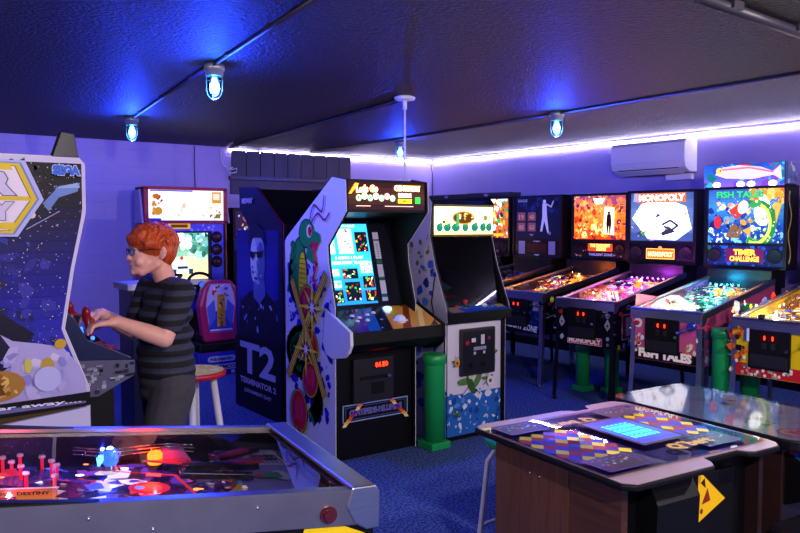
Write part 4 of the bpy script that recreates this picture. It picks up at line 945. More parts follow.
# --- big screen space game at the left, flank towards the camera (faces +X)
prof4 = [(0, 0), (.95, 0), (.95, 1.78), (.93, 1.815), (.02, 1.815), (.0, 1.79), (.0, 1.6), (.05, 1.37), (.09, 1.13), (.0, .88)]
hw = .42
t = thing('arcade_machine', 'large space battle arcade game with a star field flank at the left edge', 'arcade machine', (.79, 3.25+hw, 0), 90)
sides(t, prof4, hw, WHITE, trim=mat('white_trim', 'e8e8f4', .4))
def stars_art(a):
    W = a.W    # left flank (s=-1): u = y1-y -> u=0 at the back, u=W at the front edge
    F = W
    out = a.outline
    def band(z0, z1, c):
        def fx(z):
            pts = [(W, 0), (W, .88), (W-.09, 1.13), (W-.05, 1.37), (W, 1.6), (W, 1.79)]
            for p, q in zip(pts, pts[1:]):
                if p[1] <= z <= q[1]: return p[0]+(q[0]-p[0])*(z-p[1])/(q[1]-p[1])
            return W
        a.poly([(0, z0), (fx(z0)-.012, z0), (fx(z1)-.012, z1), (0, z1)], c, L=a.L)
    a.L += 1
    cs = [lin(c) for c in ['3838b8', '2626a8', '181890', '121276', '0e0c50', '0a0720', '060409']]
    N = 18
    for i in range(N):
        t_ = i/(N-1)*(len(cs)-1); j = min(int(t_), len(cs)-2); f = t_-j
        band(1.0+.79*i/N, 1.0+.79*(i+1)/N+.001, tuple(cs[j][q]*(1-f)+cs[j+1][q]*f for q in range(3)))
    for i in range(6): a.L += 0; band(.60+.4*i/6, .60+.4*(i+1)/6+.001, tuple(lin('b0a8dc')[q]*(.75+.05*i) for q in range(3)))
    inn = [(x+(.015 if x < .3 else -.02), z) for x, z in out]
    # clouds and plain dark hull shapes
    a.splat((W-.45, 1.0, W-.1, 1.5), 70, ['26268c', '1c1c74', '181858', '3232a0'], .012, .04, 141, poly=inn)
    a.splat((W-.3, 1.6, W-.08, 1.78), 30, ['1a121e', '120e1a', '241a30'], .012, .035, 142, poly=inn)
    a.poly([(0, 1.2), (W-.36, 1.24), (W-.3, 1.32), (W-.36, 1.4), (0, 1.42)], '2a1838'); a.poly([(W-.5, 1.16), (W-.33, 1.22), (W-.2, 1.12), (W-.24, 1.08), (W-.4, 1.04), (W-.5, 1.05)], '14102c')
    R = random.Random(9)
    for k in range(420):
        x, y = R.uniform(W-.5, W-.01), R.uniform(1.05, 1.79)
        if not inside((x, y), [(p[0]-.015 if p[0] > .3 else p[0], p[1]) for p in out]): continue
        r = R.choice((.0012, .0016, .0024)); a.circ(x, y, r, 'c8c8f0' if R.random() < .8 else 'ffffff', n=5, L=a.L)
    # small ships and laser streaks
    a.poly([(W-.16, 1.63), (W-.1, 1.7), (W-.02, 1.715), (W-.03, 1.68), (W-.1, 1.655), (W-.14, 1.6)], '6a8ad0'); a.poly([(W-.12, 1.69), (W-.03, 1.715), (W-.02, 1.695)], '98b0e8')
    a.line([(W-.3, 1.52), (W-.22, 1.62)], .003, '8a90d8'); a.line([(W-.22, 1.53), (W-.1, 1.6)], .003, 'b8a8d8'); a.circ(W-.2, 1.585, .014, 'e8d8c0', n=8); a.circ(W-.29, 1.545, .012, '98a0e0', ry=.006); a.circ(W-.26, 1.53, .01, '98a0e0', ry=.006)
    # plain white robed shape, gold and brown forms along the bottom
    a.poly([(W-.5, 1.12), (W-.34, 1.14), (W-.28, 1.1), (W-.18, 1.08), (W-.1, 1.06), (W-.04, .98), (W-.02, .93), (W-.01, .84), (W-.5, .84)], 'aca4e0'); a.poly([(W-.37, 1.16), (W-.33, 1.14), (W-.28, 1.06), (W-.29, 1.0), (W-.33, .98)], '1c1838')
    a.poly([(W-.5, 1.13), (W-.42, 1.15), (W-.38, 1.0), (W-.5, .95)], '5a3048')
    a.splat((W-.32, .87, W-.06, 1.05), 22, ['b8b0e8', '8a86d0', 'd0c8f0', '9a98e0'], .015, .04, 143, poly=inn)
    a.circ(W-.33, .93, .09, 'a87838', ry=.06); a.splat((W-.41, .88, W-.26, .98), 18, ['c89a50', '8a5a20', 'e0b868', '6a4018'], .01, .03, 144)
    a.circ(W-.16, .985, .025, 'b89840', ry=.04); a.circ(W-.11, 1.075, .022, 'c8a030', ry=.02); a.circ(W-.23, 1.0, .014, 'c8c060', ry=.03); a.circ(W-.16, .94, .05, 'b8b8f0', ry=.05)
    # dark band with the pale line of lettering
    a.poly([(0, .78), (W-.002, .815), (W-.002, .87), (W-.2, .865), (0, .85)], '0e0c18'); a.poly([(0, .818), (W-.02, .826), (W-.02, .834), (0, .862)], '6a68a0')
    a.text('in a galaxy far, far away....', W-.03-.40, .836, .018, 'e8e4ff', w=.78, bold=.03, skew=.2, rise=-.02, edge='201c40', ew=.04)
    a.poly([(0, .73), (W-.01, .815), (0, .79)], '4a3818'); a.poly([(0, 0), (W-.004, 0), (W-.004, .808), (0, .725)], 'c4c0e8')
    # hexagon badge
    hx = [(W-.175, 1.645), (W-.235, 1.785), (W-.66, 1.79), (W-.74, 1.645), (W-.66, 1.515), (W-.265, 1.51)]
    c0 = (W-.45, 1.65)
    for k, c in ((1.06, 'b0b8f0'), (1.0, '7080d0'), (.97, 'd8c020'), (.9, '6a5a40'), (.885, 'e4dcf0')): a.poly([(c0[0]+(p[0]-c0[0])*k, c0[1]+(p[1]-c0[1])*k) for p in hx], c)
    a.poly([(W-.62, 1.755), (W-.265, 1.755), (W-.275, 1.775), (W-.62, 1.775)], 'e0c828'); a.poly([(W-.62, 1.64), (W-.20, 1.64), (W-.21, 1.655), (W-.62, 1.655)], 'd8c028'); a.poly([(W-.62, 1.53), (W-.27, 1.53), (W-.25, 1.555), (W-.62, 1.555)], 'dcc428')
    a.text('STAR', W-.43, 1.668, .075, 'c8c4e8', w=.30, bold=.09, edge='4a4468', ew=.03)
    a.text('TRILOGY', W-.46, 1.57, .058, 'c8c4e8', w=.36, bold=.08, edge='4a4468', ew=.03); a.text('ARCADE', W-.42, 1.532, .018, '6a5a20', w=.2, bold=.06)
    a.text('SEGA', W-.075, 1.745, .032, '3a6ae0', w=.095, bold=.08, edge='c8d8ff', ew=.05)
side_art(t, prof4, hw, -1, 'c8c4ea', stars_art)
MB().bb((-hw+.12, -.13, 0), (hw-.12, .03, .84)).bb((-hw+.02, .3, 0), (hw-.02, .94, 1.8)).bb((-hw+.02, .02, 0), (hw-.02, .3, .86)).bb((-hw+.02, .02, 1.62), (hw-.02, .3, 1.8)).build('body', SATIN, t)
a = Art(.76, .17, '8080e0', 1); a.text('STAR WARS', .38, .05, .07, 'e8e020', 1.4, w=.6, bold=.05); a.build('marquee', t, (-.38, .018, 1.63), (1, 0, 0), (0, 0, 1), K=1.5)
a = Art(.76, .6, '141c40', .8); a.splat((0, 0, .76, .6), 40, ['2030a0', '101428', 'e0a030', '6080e0'], .02, .06, 5, g=.8); a.build('screen', t, (-.38, .2, .98), (1, 0, 0), (0, .12, 1), K=.8)
MB().prism([(.02, 1.815), (.035, 1.91), (.085, 1.915), (.12, 1.815)], -hw, -hw+.05).build('topper', mat('topper_black', '101020', .3), t, bevel=.003)
mb = MB()
cpp = [(.02, 1.27), (-.06, 1.185), (-.2, .985), (-.205, .90), (-.05, .82), (.03, .84)]
# deck with flanks of dark technical panelling
MB().prism([(.09, 1.22), (.03, 1.16), (-.02, 1.065), (-.2, .975), (-.2, .9), (-.04, .83), (.09, .83)], -hw+.09, hw-.09).build('control_panel', mat('deck_blue', '141c4a', .25), t, bevel=.004)
for s in (-1, 1):
    o = MB().prism([(.1, .99), (-.205, .965), (-.205, .9), (-.05, .825), (.1, .83)], s*(hw-.07), s*(hw-.09)).build('deck_side', DIRT, t)
    out = [(.305-(y+.205), z-.82) if s < 0 else ((y+.205), z-.82) for y, z in [(.1, .99), (-.205, .965), (-.205, .9), (-.05, .825), (.1, .83)]]
    a = Art(.31, .2, '5a5a78', 0, outline=out); R = random.Random(12)
    for k in range(60):
        x, y = R.uniform(.0, .29), R.uniform(.01, .14)
        w_, h_ = R.uniform(.005, .03), R.uniform(.004, .02)
        if all(inside(p, out) for p in ((x, y), (x+w_, y), (x, y+h_), (x+w_, y+h_))): a.poly([(x, y), (x+w_, y), (x+w_, y+h_), (x, y+h_)], R.choice(['20202e', '8a8aa0', '30303c', 'a8a8bc']))
    a.build('deck_side_art', o, (s*(hw-.0695), .1 if s < 0 else -.205, .82), (0, s, 0), (0, 0, 1))
for sx in (-.18, .12):
    mb = MB().m(SATIN).lathe([(.05, 0), (.03, .02)], (sx, -.06, 1.04), 14).m(mat('stick_red', '8a1420', .3)).tube([(sx, -.06, 1.04), (sx, -.065, 1.10), (sx, -.05, 1.16)], [.018, .016, .02], 8).sph((sx, -.052, 1.165), .022, (1, .8, 1.2)).cyl((sx-.03, -.07, 1.13), (sx+.03, -.07, 1.13), .011)
    mb.build('flight_stick', None, t)
for x, y in ((-.24, -.13), (-.17, -.15), (-.05, -.14), (.05, -.15)): button((x, y, .972+.5*(y+.2)), mat('button_dim_red', '9a2030', .3), t, .02)
for x, y in ((-.25, -.04), (-.1, -.03), (-.22, .0)): MB().sph((x, y-.02, 1.07+1.0*(y+.03)), .009).build('indicator_lamp', mat('blue_dot', '3060ff', .3, emis='3070ff', es=3), t)
# ------------------------------------------------------------------ kart racing game by the back wall
BLU = mat('kart_blue', '2238b8', .3); MAG = mat('kart_magenta', 'b8185c', .35); REDP = mat('kart_red', 'b81c38', .35)
t = thing('racing_game', 'sit-down kart racing game with a bright marquee and magenta seat', 'arcade machine', (3.1, 7.4, 0))
# cabinet: tower at the back
mb = MB().m(SATIN).bb((-.46, .93, 0), (.46, 1.22, 1.58)).m(REDP)
mb.bb((-.475, .9, 1.56), (-.43, 1.22, 1.95)).bb((.43, .9, 1.56), (.475, 1.22, 1.95)).bb((-.475, .9, 1.925), (.475, 1.22, 1.96)).bb((-.475, .9, 1.555), (.475, 1.22, 1.585)).m(SATIN).bb((-.43, .93, 1.58), (.43, 1.22, 1.93))
mb.build('tower', None, t, bevel=.004)
for s in (-1, 1): MB().prism([(.85, 0), (.95, .85), (.95, 1.55), (1.22, 1.55), (1.22, 0)], s*.46, s*.485).build('tower_side', REDP, t)
a = Art(.86, .345, 'fff8e0', 2)
a.vgrad(0, 0, .86, .345, ['fffbe8', 'fffdf4', 'fff8e0'], 4, 2.4)
a.rect(0, 0, .14, .03, '3040c0', .6); a.rect(.02, .325, .5, .34, '5a6ad0', .7); a.splat((.04, .04, .15, .3), 16, ['e8a020', 'c86a18', 'f4c840', 'a84a18'], .015, .035, 151, g=1); a.circ(.11, .11, .045, 'e0a020', 1.2); a.circ(.09, .27, .03, 'd87818', 1.1)
a.splat((.7, .05, .82, .12), 6, ['c8901c', 'f0c020', '503010'], .012, .025, 152, g=.8); a.rect(.74, .03, .82, .08, 'a0a018', .9); a.splat((.18, .05, .75, .3), 26, ['fff0b8', 'ffe8a0', 'ffffff'], .015, .04, 153, g=2.2); a.rect(.72, .2, .83, .33, 'e8b030', 1.3); a.rect(.735, .24, .81, .31, 'fff0b0', 1.8); a.rect(.0, .0, .86, .008, '3040a0', .5)
a.build('marquee', t, (-.43, .915, 1.583), (1, 0, 0), (0, 0, 1), K=.42, rough=.3)
for s in (-1, 1):
    MB().prism([(.9, 1.56), (1.15, 1.56), (1.15, 1.92), (1.0, 1.93)], s*.48, s*.505).build('marquee_wing', mat('wing_pale', 'a8a0c0', .4), t, bevel=.005)
# screen surround with round buttons
a = Art(.86, .7, '2a2cb8', .35)
a.vgrad(0, 0, .86, .7, ['1a1c80', '3038c8', '5a50d0'], 6, .3); a.rect(.03, .05, .72, .6, '10122c', .1)
a.rect(.22, .625, .47, .69, 'e8a818', .9); a.rect(.25, .64, .44, .675, '6a4a18', .4); a.splat((.48, .61, .82, .69), 14, ['7a78e0', 'a090e8', '4a48c0'], .01, .025, 154, g=.5)
a.build('screen_surround', t, (-.43, .925, .87), (1, 0, 0), (0, .0, 1), K=.9, rough=.25)
a = Art(.64, .52, '78b890', 1.1)
a.vgrad(0, 0, .64, .52, ['c8a868', 'e8dca8', '88b890', '508a68', '68a890'], 10, 1.2); a.poly([(.3, 0), (.64, 0), (.64, .2), (.42, .26)], 'e0c888', 1.3); a.poly([(0, 0), (.3, 0), (.38, .26), (0, .2)], 'e8e4c0', 1.4); a.splat((.0, .25, .24, .52), 30, ['2a7a58', '60b088', '1a4a38', 'a8e0c8'], .02, .05, 155, g=1); a.splat((.42, .22, .64, .52), 34, ['2a8a68', '70b8a0', '1a5a48', 'c8e8d8'], .02, .06, 156, g=1)
a.splat((.24, .3, .42, .5), 14, ['f4fff0', 'ffffff'], .03, .06, 157, g=1.8); a.circ(.33, .24, .022, 'b83a20', 1); a.poly([(.26, .08), (.42, .08), (.4, .17), (.28, .17)], 'd8e8e8', 1.3); a.rect(.22, .06, .27, .12, '18485a', .6); a.rect(.41, .06, .46, .12, '18485a', .6); a.rect(.28, .12, .4, .15, '28404a', .6)
a.build('screen', t, (-.4, .921, .93), (1, 0, 0), (0, 0, 1), K=1.5, rough=.1, coat=1)
for z in (1.4, 1.26, 1.12):
    MB().lathe([(.062, 0), (.066, .012), (.05, .018)], (.345, .923, z), 20, (0, -1, 0)).m(SATIN).build('round_button_ring', mat('ring_red', 'd02040', .3, emis='d01838', es=.6), t)
    MB().lathe([(.05, 0), (.044, .016), (.01, .022)], (.345, .92, z), 16, (0, -1, 0)).build('round_button', mat('round_dark', '501830', .3), t)
# dash and steering wheel
MB().prism([(.93, .55), (.7, .6), (.62, .84), (.93, .93)], -.4, .4).build('dashboard', BLU, t, bevel=.01)
wc = Vector((.03, .58, .88)); wn = Vector((0, -.85, .5)).normalized(); wu = Vector((1, 0, 0)); wv = wn.cross(wu)
wh = MB().tube([wc+wu*.155*math.cos(k*PI/12)+wv*.155*math.sin(k*PI/12) for k in range(24)], .017, 8, closed=True)
for an in (rad(0), rad(180), rad(270)): wh.tube([wc, wc+(wu*math.cos(an)+wv*math.sin(an))*.15], .014, 6)
wh.cyl(wc-wn*.12, wc+wn*.01, .045)
w_ = wh.build('steering_wheel', SATIN, t); MB().cyl(wc+wn*.01, wc+wn*.02, .032).build('wheel_hub', mat('hub_blue', '2a70ff', .3, emis='2a60ff', es=1.2), w_)
# seat: back rest seen from behind, base with lettering
seat = [(-.13, .98), (.05, .99), (.13, .97), (.2, .86), (.225, .72), (.19, .5), (.17, .34), (-.17, .34), (-.19, .5), (-.225, .72), (-.2, .86), (-.17, .93)]
seat = [(-.12, .975), (.12, .975), (.18, .9), (.23, .72), (.18, .34), (-.18, .34), (-.23, .72), (-.18, .9)]
so = MB().prism(seat, .0, .12, 'y').build('seat_back', MAG, t, bevel=.03)
inner = [(-.105, .935), (.105, .935), (.14, .84), (.155, .72), (.12, .45), (-.12, .45), (-.155, .72), (-.14, .84)]
a = Art(.4, .6, outline=None); P = [(x+.2, z-.4) for x, z in inner]
a.poly([(.2+(x-.2)*1.06, .3+(z-.3)*1.04) for x, z in P], 'e05090'); a.poly(P, 'c8c8e4'); a.poly([(.06, .05), (.34, .05), (.32, .2), (.2, .3), (.08, .2)], '3a48b8'); a.poly([(.05, .3), (.13, .38), (.15, .2), (.08, .1)], '5a68d0'); a.poly([(.35, .3), (.27, .38), (.25, .2), (.32, .1)], '5a68d0')
a.splat((.11, .38, .28, .52), 12, ['d83038', '202028', 'f4f4f8', '3858c0'], .012, .028, 158); a.rect(.16, .1, .245, .43, 'd8a020'); a.splat((.17, .1, .235, .43), 30, ['c83020', 'f0d040', '203080'], .008, .018, 159); a.rect(.08, .06, .32, .075, 'e8e8f4')
a.build('seat_art', so, (-.2, -.002, .4), (1, 0, 0), (0, 0, 1), rough=.25, coat=.5)
MB().bb((-.24, -.02, .24), (.24, .62, .34)).bb((-.2, .02, .34), (.2, .55, .42)).build('seat_cushion', SATIN, t, bevel=.02)
MB().bb((-.255, -.02, 0), (.255, .95, .245)).build('seat_base', BLU, t, bevel=.006)
a = Art(.47, .24, '2030a8', 0); a.vgrad(0, 0, .47, .24, ['182078', '2a40c0'], 4)
for (x0, y0, x1, y1) in ((.08, .135, .38, .195), (.13, .05, .4, .11)):
    a.circ(x0+.03, (y0+y1)/2, .03, 'c8c8dc'); a.circ(x1-.03, (y0+y1)/2, .03, 'c8c8dc'); a.rect(x0+.03, y0, x1-.03, y1, 'c8c8dc')
a.text('Nintendo', .23, .15, .032, '503848', w=.24, bold=.04); a.text('NAMCO', .265, .062, .036, '503848', w=.22, bold=.05); a.rect(.33, .01, .37, .04, 'd8d8e8'); a.rect(.4, .01, .44, .04, 'd8d8e8')
a.frame(.004, .004, .466, .236, .008, '8a1838')
a.build('base_art', t, (-.235, -.0215, .004), (1, 0, 0), (0, 0, 1), rough=.3)

# --- half hidden cabinet between the racing game and the portrait game
t = thing('arcade_machine', 'half hidden dark arcade game between the kart racer and the portrait game', 'arcade machine', (3.98, 8.25, 0))
MB().bb((-.34, .05, 0), (.34, .6, 1.74)).build('body', SATIN, t, bevel=.005)
a = Art(.62, .3, '30203a', .5); a.splat((0, 0, .62, .3), 60, ['c8a890', 'e06a50', '3a58c8', '181420', 'f0e0d0', '5a2850'], .012, .04, 161, g=.8); a.build('screen', t, (-.31, .045, 1.4), (1, 0, 0), (0, 0, 1), K=1.0)
MB().prism([(.05, 1.24), (-.1, 1.26), (-.1, 1.33), (.05, 1.38)], -.34, .34).build('shelf', mat('mauve_panel', '5a4a70', .4), t, bevel=.004)
MB().prism([(.05, .9), (-.02, .92), (-.25, .72), (-.25, .66), (.05, .64)], -.32, .32).build('control_panel', mat('brown_panel', '2a2028', .5), t, bevel=.004)

# --- slim dark kiosk behind the boy
t = thing('token_kiosk', 'slim dark kiosk with a cream top standing behind the boy', 'kiosk', (1.62, 5.12, 0))
MB().bb((-.14, -.14, 0), (.14, .14, 1.12)).build('cabinet', mat('kiosk_dark', '14183a', .35), t, bevel=.006)
MB().bb((-.17, -.16, 1.12), (.17, .16, 1.165)).build('top', mat('kiosk_cream', 'e8dcb8', .5), t, bevel=.008)
MB().bb((-.1, -.146, .75), (.1, -.139, .95)).build('front_plate', DIRT, t, bevel=.002)

# ------------------------------------------------------------------ stools and pipes
WOODW = mat('white_painted_wood', 'd8d8e4', .4)
t = thing('wooden_stool', 'white wooden stool with a yellow and red painted seat behind the boy', 'stool', (1.6, 4.22, 0), 20)
a = Art(.38, .38); a.circ(.19, .19, .17, 'f8d820', n=28); a.circ(.19, .19, .12, 'e8b818', n=24); a.splat((.05, .05, .33, .33), 20, ['f8d838', 'e0a820', 'c8b060', 'f0e8c8'], .015, .04, 171)
so = MB().m(mat('seat_red', 'c01c20', .35)).lathe([(.165, -.035), (.18, -.03), (.182, -.008), (.172, 0)], (0, 0, .71), 28).build('seat', None, t)
a.build('seat_paint', so, (-.19, -.19, .7105), (1, 0, 0), (0, 1, 0), rough=.3)
L = []
for k in range(4):
    an = PI/4+k*PI/2; p0 = Vector((math.cos(an)*.105, math.sin(an)*.105, .68)); p1 = Vector((math.cos(an)*.19, math.sin(an)*.19, 0)); L.append((p0, p1))
    MB().cyl(p1, p0, .021, .019, 12).build('leg', WOODW, t)
for k in range(4):
    for f in ((.72, .42)[k % 2], (.72, .42)[k % 2]-.0):
        pass
    f = (.74, .5)[k % 2]; a0 = L[k][0].lerp(L[k][1], f); a1 = L[(k+1) % 4][0].lerp(L[(k+1) % 4][1], f)
    MB().cyl(a0, a1, .012, n=8).build('stretcher', WOODW, t)

t = thing('metal_stool', 'stool with a green seat and white tube legs beside the near cocktail table', 'stool', (2.41, 2.40, 0), 10)
MB().lathe([(.12, -.03), (.155, -.03), (.165, -.015), (.16, 0), (.14, .008)], (0, 0, .6), 28).build('seat', mat('seat_green', '18a048', .35), t)
TUBE = mat('white_tube', 'dcdce8', .3)
mb = None
for k in range(4):
    an = PI/4+k*PI/2+.1
    MB().tube([(math.cos(an)*.1, math.sin(an)*.1, .57), (math.cos(an)*.15, math.sin(an)*.15, .5), (math.cos(an)*.2, math.sin(an)*.2, .02), (math.cos(an)*.2, math.sin(an)*.2, 0)], .012, 8).build('leg', TUBE, t)
MB().tube([(.185*math.cos(k*PI/12), .185*math.sin(k*PI/12), .16) for k in range(24)], .009, 6, closed=True).build('foot_ring', TUBE, t)

t = thing('cushioned_stool', 'low dark cushioned stool with wooden legs at the lower right corner', 'stool', (2.86, 1.31, 0), -5)
MB().bb((-.13, -.13, .38), (.13, .13, .44)).build('seat', mat('dark_vinyl', '14121a', .3), t, bevel=.02)
for sx in (-1, 1):
    for sy in (-1, 1): MB().cyl((sx*.12, sy*.12, 0), (sx*.10, sy*.10, .39), .016, .02, 10).build('leg', mat('stool_wood', '5a3418', .45), t)

PIPE = mat('pipe_green', '18a052', .35)
def pipe(x, y, h, r, label):
    t = thing('green_pipe', label, 'pipe', (x, y, 0), 0, 'green pipes standing among the machines')
    MB().lathe([(r, .03), (r, h-.06), (r, h-.01), (r*.85, h), (r*.8, h-.05)], n=24).build('pipe_body', PIPE, t)
    MB().bb((-r*1.12, -r*1.12, 0), (r*1.12, r*1.12, .05)).build('foot', PIPE, t, bevel=.006)
    MB().lathe([(r*1.02, h-.07), (r*1.14, h-.065), (r*1.14, h-.005), (r*1.02, h)], n=24).build('rim', PIPE, t)
pipe(3.272, 4.1, .655, .074, 'green pipe standing between the bowling game and the frog game')
pipe(5.54, 4.72, .44, .065, 'left one of two green pipes under the purple lit pinball machine')
pipe(5.68, 4.5, .44, .065, 'right one of two green pipes under the purple lit pinball machine')
pipe(5.1, 3.06, .80, .07, 'tall green pipe between the pink and the yellow pinball machines, nearer one')
pipe(5.5, 3.07, .95, .07, 'tall green pipe between the pink and the yellow pinball machines, farther one')

# ------------------------------------------------------------------ cocktail tables
WALN = mat('walnut_veneer', '4a2c1c', .35, noise=.35, nscale=5, stretch=(1, 1, 14))
WALN2 = mat('dark_walnut', '2c1a18', .35, noise=.3, nscale=5, stretch=(14, 1, 1))
TOPL = mat('pinkish_top', 'a89098', .3)
GL2 = glass('table_glass', 'f4f4ff', .06, .015, k=.8)
def rounded(x0, y0, x1, y1, r, n=4):
    P = []
    for cx, cy, a0 in ((x1-r, y0+r, -90), (x1-r, y1-r, 0), (x0+r, y1-r, 90), (x0+r, y0+r, 180)):
        for k in range(n+1): an = rad(a0+90*k/n); P.append((cx+r*math.cos(an), cy+r*math.sin(an)))
    return P
t = thing('cocktail_table', 'near sit-down cocktail arcade table with coloured cubes under its glass', 'arcade table', (1.94, 1.46, 0), -5)
t.scale = (.815, .93, 1)
# outline with a shallow notch in both player sides
out = [(.04, 0), (.50, .0), (.53, .03), (.55, .08), (.78, .08), (.80, .05), (.83, .03), (1.0, .03), (1.04, .06), (1.05, .10), (1.05, .84), (1.04, .88), (1.0, .92), (.80, .92), (.78, .90), (.76, .86), (.66, .86), (.64, .88), (.60, .90), (.20, .90), (.06, .90), (.015, .88), (.0, .84), (.0, .04)]
mb = MB().prism(out, .714, .735, 'z'); top = mb.build('table_top', SATIN, t, bevel=.006)
MB().prism([(.525+(x-.525)*.985, .46+(y-.46)*.985) for x, y in out], .735, .738, 'z').build('top_laminate', TOPL, top)
x0, y0, x1, y1 = .02, .115, 1.03, .80
a = Art(x1-x0, y1-y0, '140c30', 0)
def q_side(a, x0, x1, sg):
    pass
W_, H_ = x1-x0, y1-y0
# checker of cubes: rows of yellow, blue and red diamonds, on both halves
cols = ['d8c020', '2030d0', '98182c']
def cubes(a, cx, cy, nx, ny, s):
    for i in range(nx):
        for j in range(ny):
            x = cx+i*s*.5*1.0; y = cy+j*s
            if i % 2: y += s*.5
            a.poly([(x-s*.5, y), (x, y-s*.5), (x+s*.5, y), (x, y+s*.5)], cols[(i+j*2+(i//2)) % 3] if not (i*3+j*5) % 7 == 0 else '482890', .35)
a.rect(.01, .01, W_-.01, H_-.01, '24105a', .1)
cubes(a, .025, .175, 9, 5, .072); cubes(a, W_-.28, .2, 6, 5, .07)
for (x, y) in ((.1, .015), (.1, H_-.135), (W_-.28, .03), (W_-.28, H_-.15)):
    a.rect(x-.08, y-.01, x+.15, y+.13, '0a0818'); R = random.Random(int(x*90+y*50))
    a.frame(x-.08, y-.01, x+.15, y+.13, .004, '4a28b0', .3)
    for k in range(9): a.circ(x-.04+.02*k, y+.06+R.uniform(-.02, .02), .007, R.choice(['28a068', 'c02838', '3858d0', 'b8b0c8']), .2)
    for k in range(5): a.line([(x-.06+.04*k, y+.1), (x-.04+.04*k, y+.105)], .005, '6a48c8', .2)
a.text('Q*bert', .42, H_-.10, .07, 'c89c30', .25, w=.26, bold=.06, edge='3a2408', ew=.03, flip=True)
a.text('Q*bert', W_-.4, .045, .07, 'c89c30', .25, w=.26, bold=.06, edge='3a2408', ew=.03)
a.circ(.22, .33, .016, '28a048', .3); a.circ(.12, .4, .014, '7a38c0', .3)
# screen
sx0, sx1, sy0, sy1 = .42, .68, .17, .50
a.rect(sx0-.02, sy0-.02, sx1+.02, sy1+.02, '0a0a18'); a.vgrad(sx0, sy0, sx1, sy1, ['1a28a8', '2458d0', '1820a0'], 8, 1.0)
for k in range(6): a.rect(sx0+.04+.03*k, sy0+.07, sx0+.06+.03*k, sy1-.07, '28d0e8', 1.5)
for k in range(4): a.rect(sx0+.03, sy0+.10+.045*k, sx1-.05, sy0+.11+.045*k, '2060e0', 1.0)
a.build('playing_field', t, (x0, y0, .7395), (1, 0, 0), (0, 1, 0), K=1.3, rough=.3, step=.0001)
MB().quad([(x0-.02, y0-.02, .7425), (x1+.0, y0-.02, .7425), (x1+.0, y1+.02, .7425), (x0-.02, y1+.02, .7425)]).build('glass_top', GL2, t)
# pedestal: walnut ends and recessed black control boxes on the player sides
mb = MB().m(WALN).bb((.08, .10, 0), (.115, .80, .685)).m(WALN2).bb((.97, .10, 0), (1.0, .80, .685)).m(SATIN).bb((.11, .16, 0), (.97, .74, .685))
mb.build('pedestal', None, t)
MB().bb((.076, .36, .03), (.0795, .80, .685)).build('end_panel', mat('walnut_light', '5a3826', .35, noise=.3, nscale=5, stretch=(1, 14, 1)), t)
for y in (.52, .58): MB().sph((.075, y, .62), .006, n=8).build('screw', CHROME, t)
for (yy, s) in ((.16, -1), (.74, 1)):
    o = MB().prism([(yy, .685), (yy, .38), (yy+s*.09, .40), (yy+s*.10, .62), (yy+s*.06, .685)], .24, .5).build('control_box', SATIN, t)
a = Art(.26, .3); a.F.clear(); a.poly([(0, .02), (.22, .1), (.0, .26)], 'f0c018'); a.poly([(.03, .1), (.1, .11), (.075, .17), (.05, .13)], '8a2a18'); a.poly([(.02, .2), (.06, .17), (.05, .22)], '301810'); a.circ(.03, .07, .012, '8a2a18')
MB().bb((.56, .125, .38), (.83, .145, .66)).build('access_panel', SATIN, t, bevel=.003)
a.F = [([(p[0]*.85, p[1]*.8) for p in q_], c_, g_, l_) for q_, c_, g_, l_ in a.F]
a.build('warning_triangle', t, (.58, .1235, .47), (1, 0, 0), (0, 0, 1), rough=.4)

t = thing('cocktail_table', 'far glass topped cocktail arcade table behind the near one, at the right', 'arcade table', (2.865, 1.38, 0), -3)
t.scale = (.9, .97, 1)
out2 = rounded(0, 0, .62, .98, .09, 5)
top = MB().prism([(x+.0, y) for x, y in out2], .69, .73, 'z').build('table_top', SATIN, t, bevel=.005)
a = Art(.6, .96, outline=[(x*.96, y*.97+.01) for x, y in rounded(0, 0, .6, .96, .08, 5)]); a.poly(a.outline, 'a8a4bc', 0)  # pale grey puts the haze mirrored in the glass into the ink
inn = [(.3+(x-.3)*.93, .48+(y-.48)*.95) for x, y in a.outline]
a.splat((.04, .04, .54, .9), 90, ['b0acc4', '9a96b0', 'b4a8bc', '9ca4b8', 'a8a4c8'], .02, .07, 181, poly=inn)
a.circ(.12, .1, .07, 'c02838'); a.circ(.12, .1, .055, 'e8a090'); a.text('Ms. PAC-MAN', .28, .07, .06, 'c82838', w=.36, bold=.05, edge='e0b0a0', ew=.03)
a.splat((.1, .2, .2, .34), 10, ['3a8a50', '6a9a48', '2a5a48'], .015, .03, 182)
a.build('playing_field', t, (.012, .012, .7305), (1, 0, 0), (0, 1, 0), rough=.3, step=.0001)
g = MB(); g._f([g.bm.verts.new((x, y, .735)) for x, y in out2]); g.build('glass_top', glass('mirror_glass', 'f4f4ff', .10, .05, k=.75), t)
MB().bb((.06, .12, 0), (.56, .86, .69)).build('pedestal', WALN2, t, bevel=.004)
o = MB().prism([(.12, .66), (-.02, .60), (-.05, .56), (-.03, .52), (.12, .45)], .08, .54).build('control_box', SATIN, t, bevel=.004)
a = Art(.44, .15, '1838b0', 0); a.vgrad(0, 0, .44, .15, ['102878', '3060e0'], 4); a.splat((0, 0, .44, .15), 16, ['c02848', '60a8f0', '10184a'], .01, .03, 183)
a.build('control_panel_art', o, (.09, -.016, .6035), (1, 0, 0), (0, .14, .06), rough=.3)
joystick((.3, .04, .628), BR, o, .05)
o = MB().bb((.561, .3, .25), (.57, .6, .5)).build('coin_door', DIRT, t, bevel=.003)

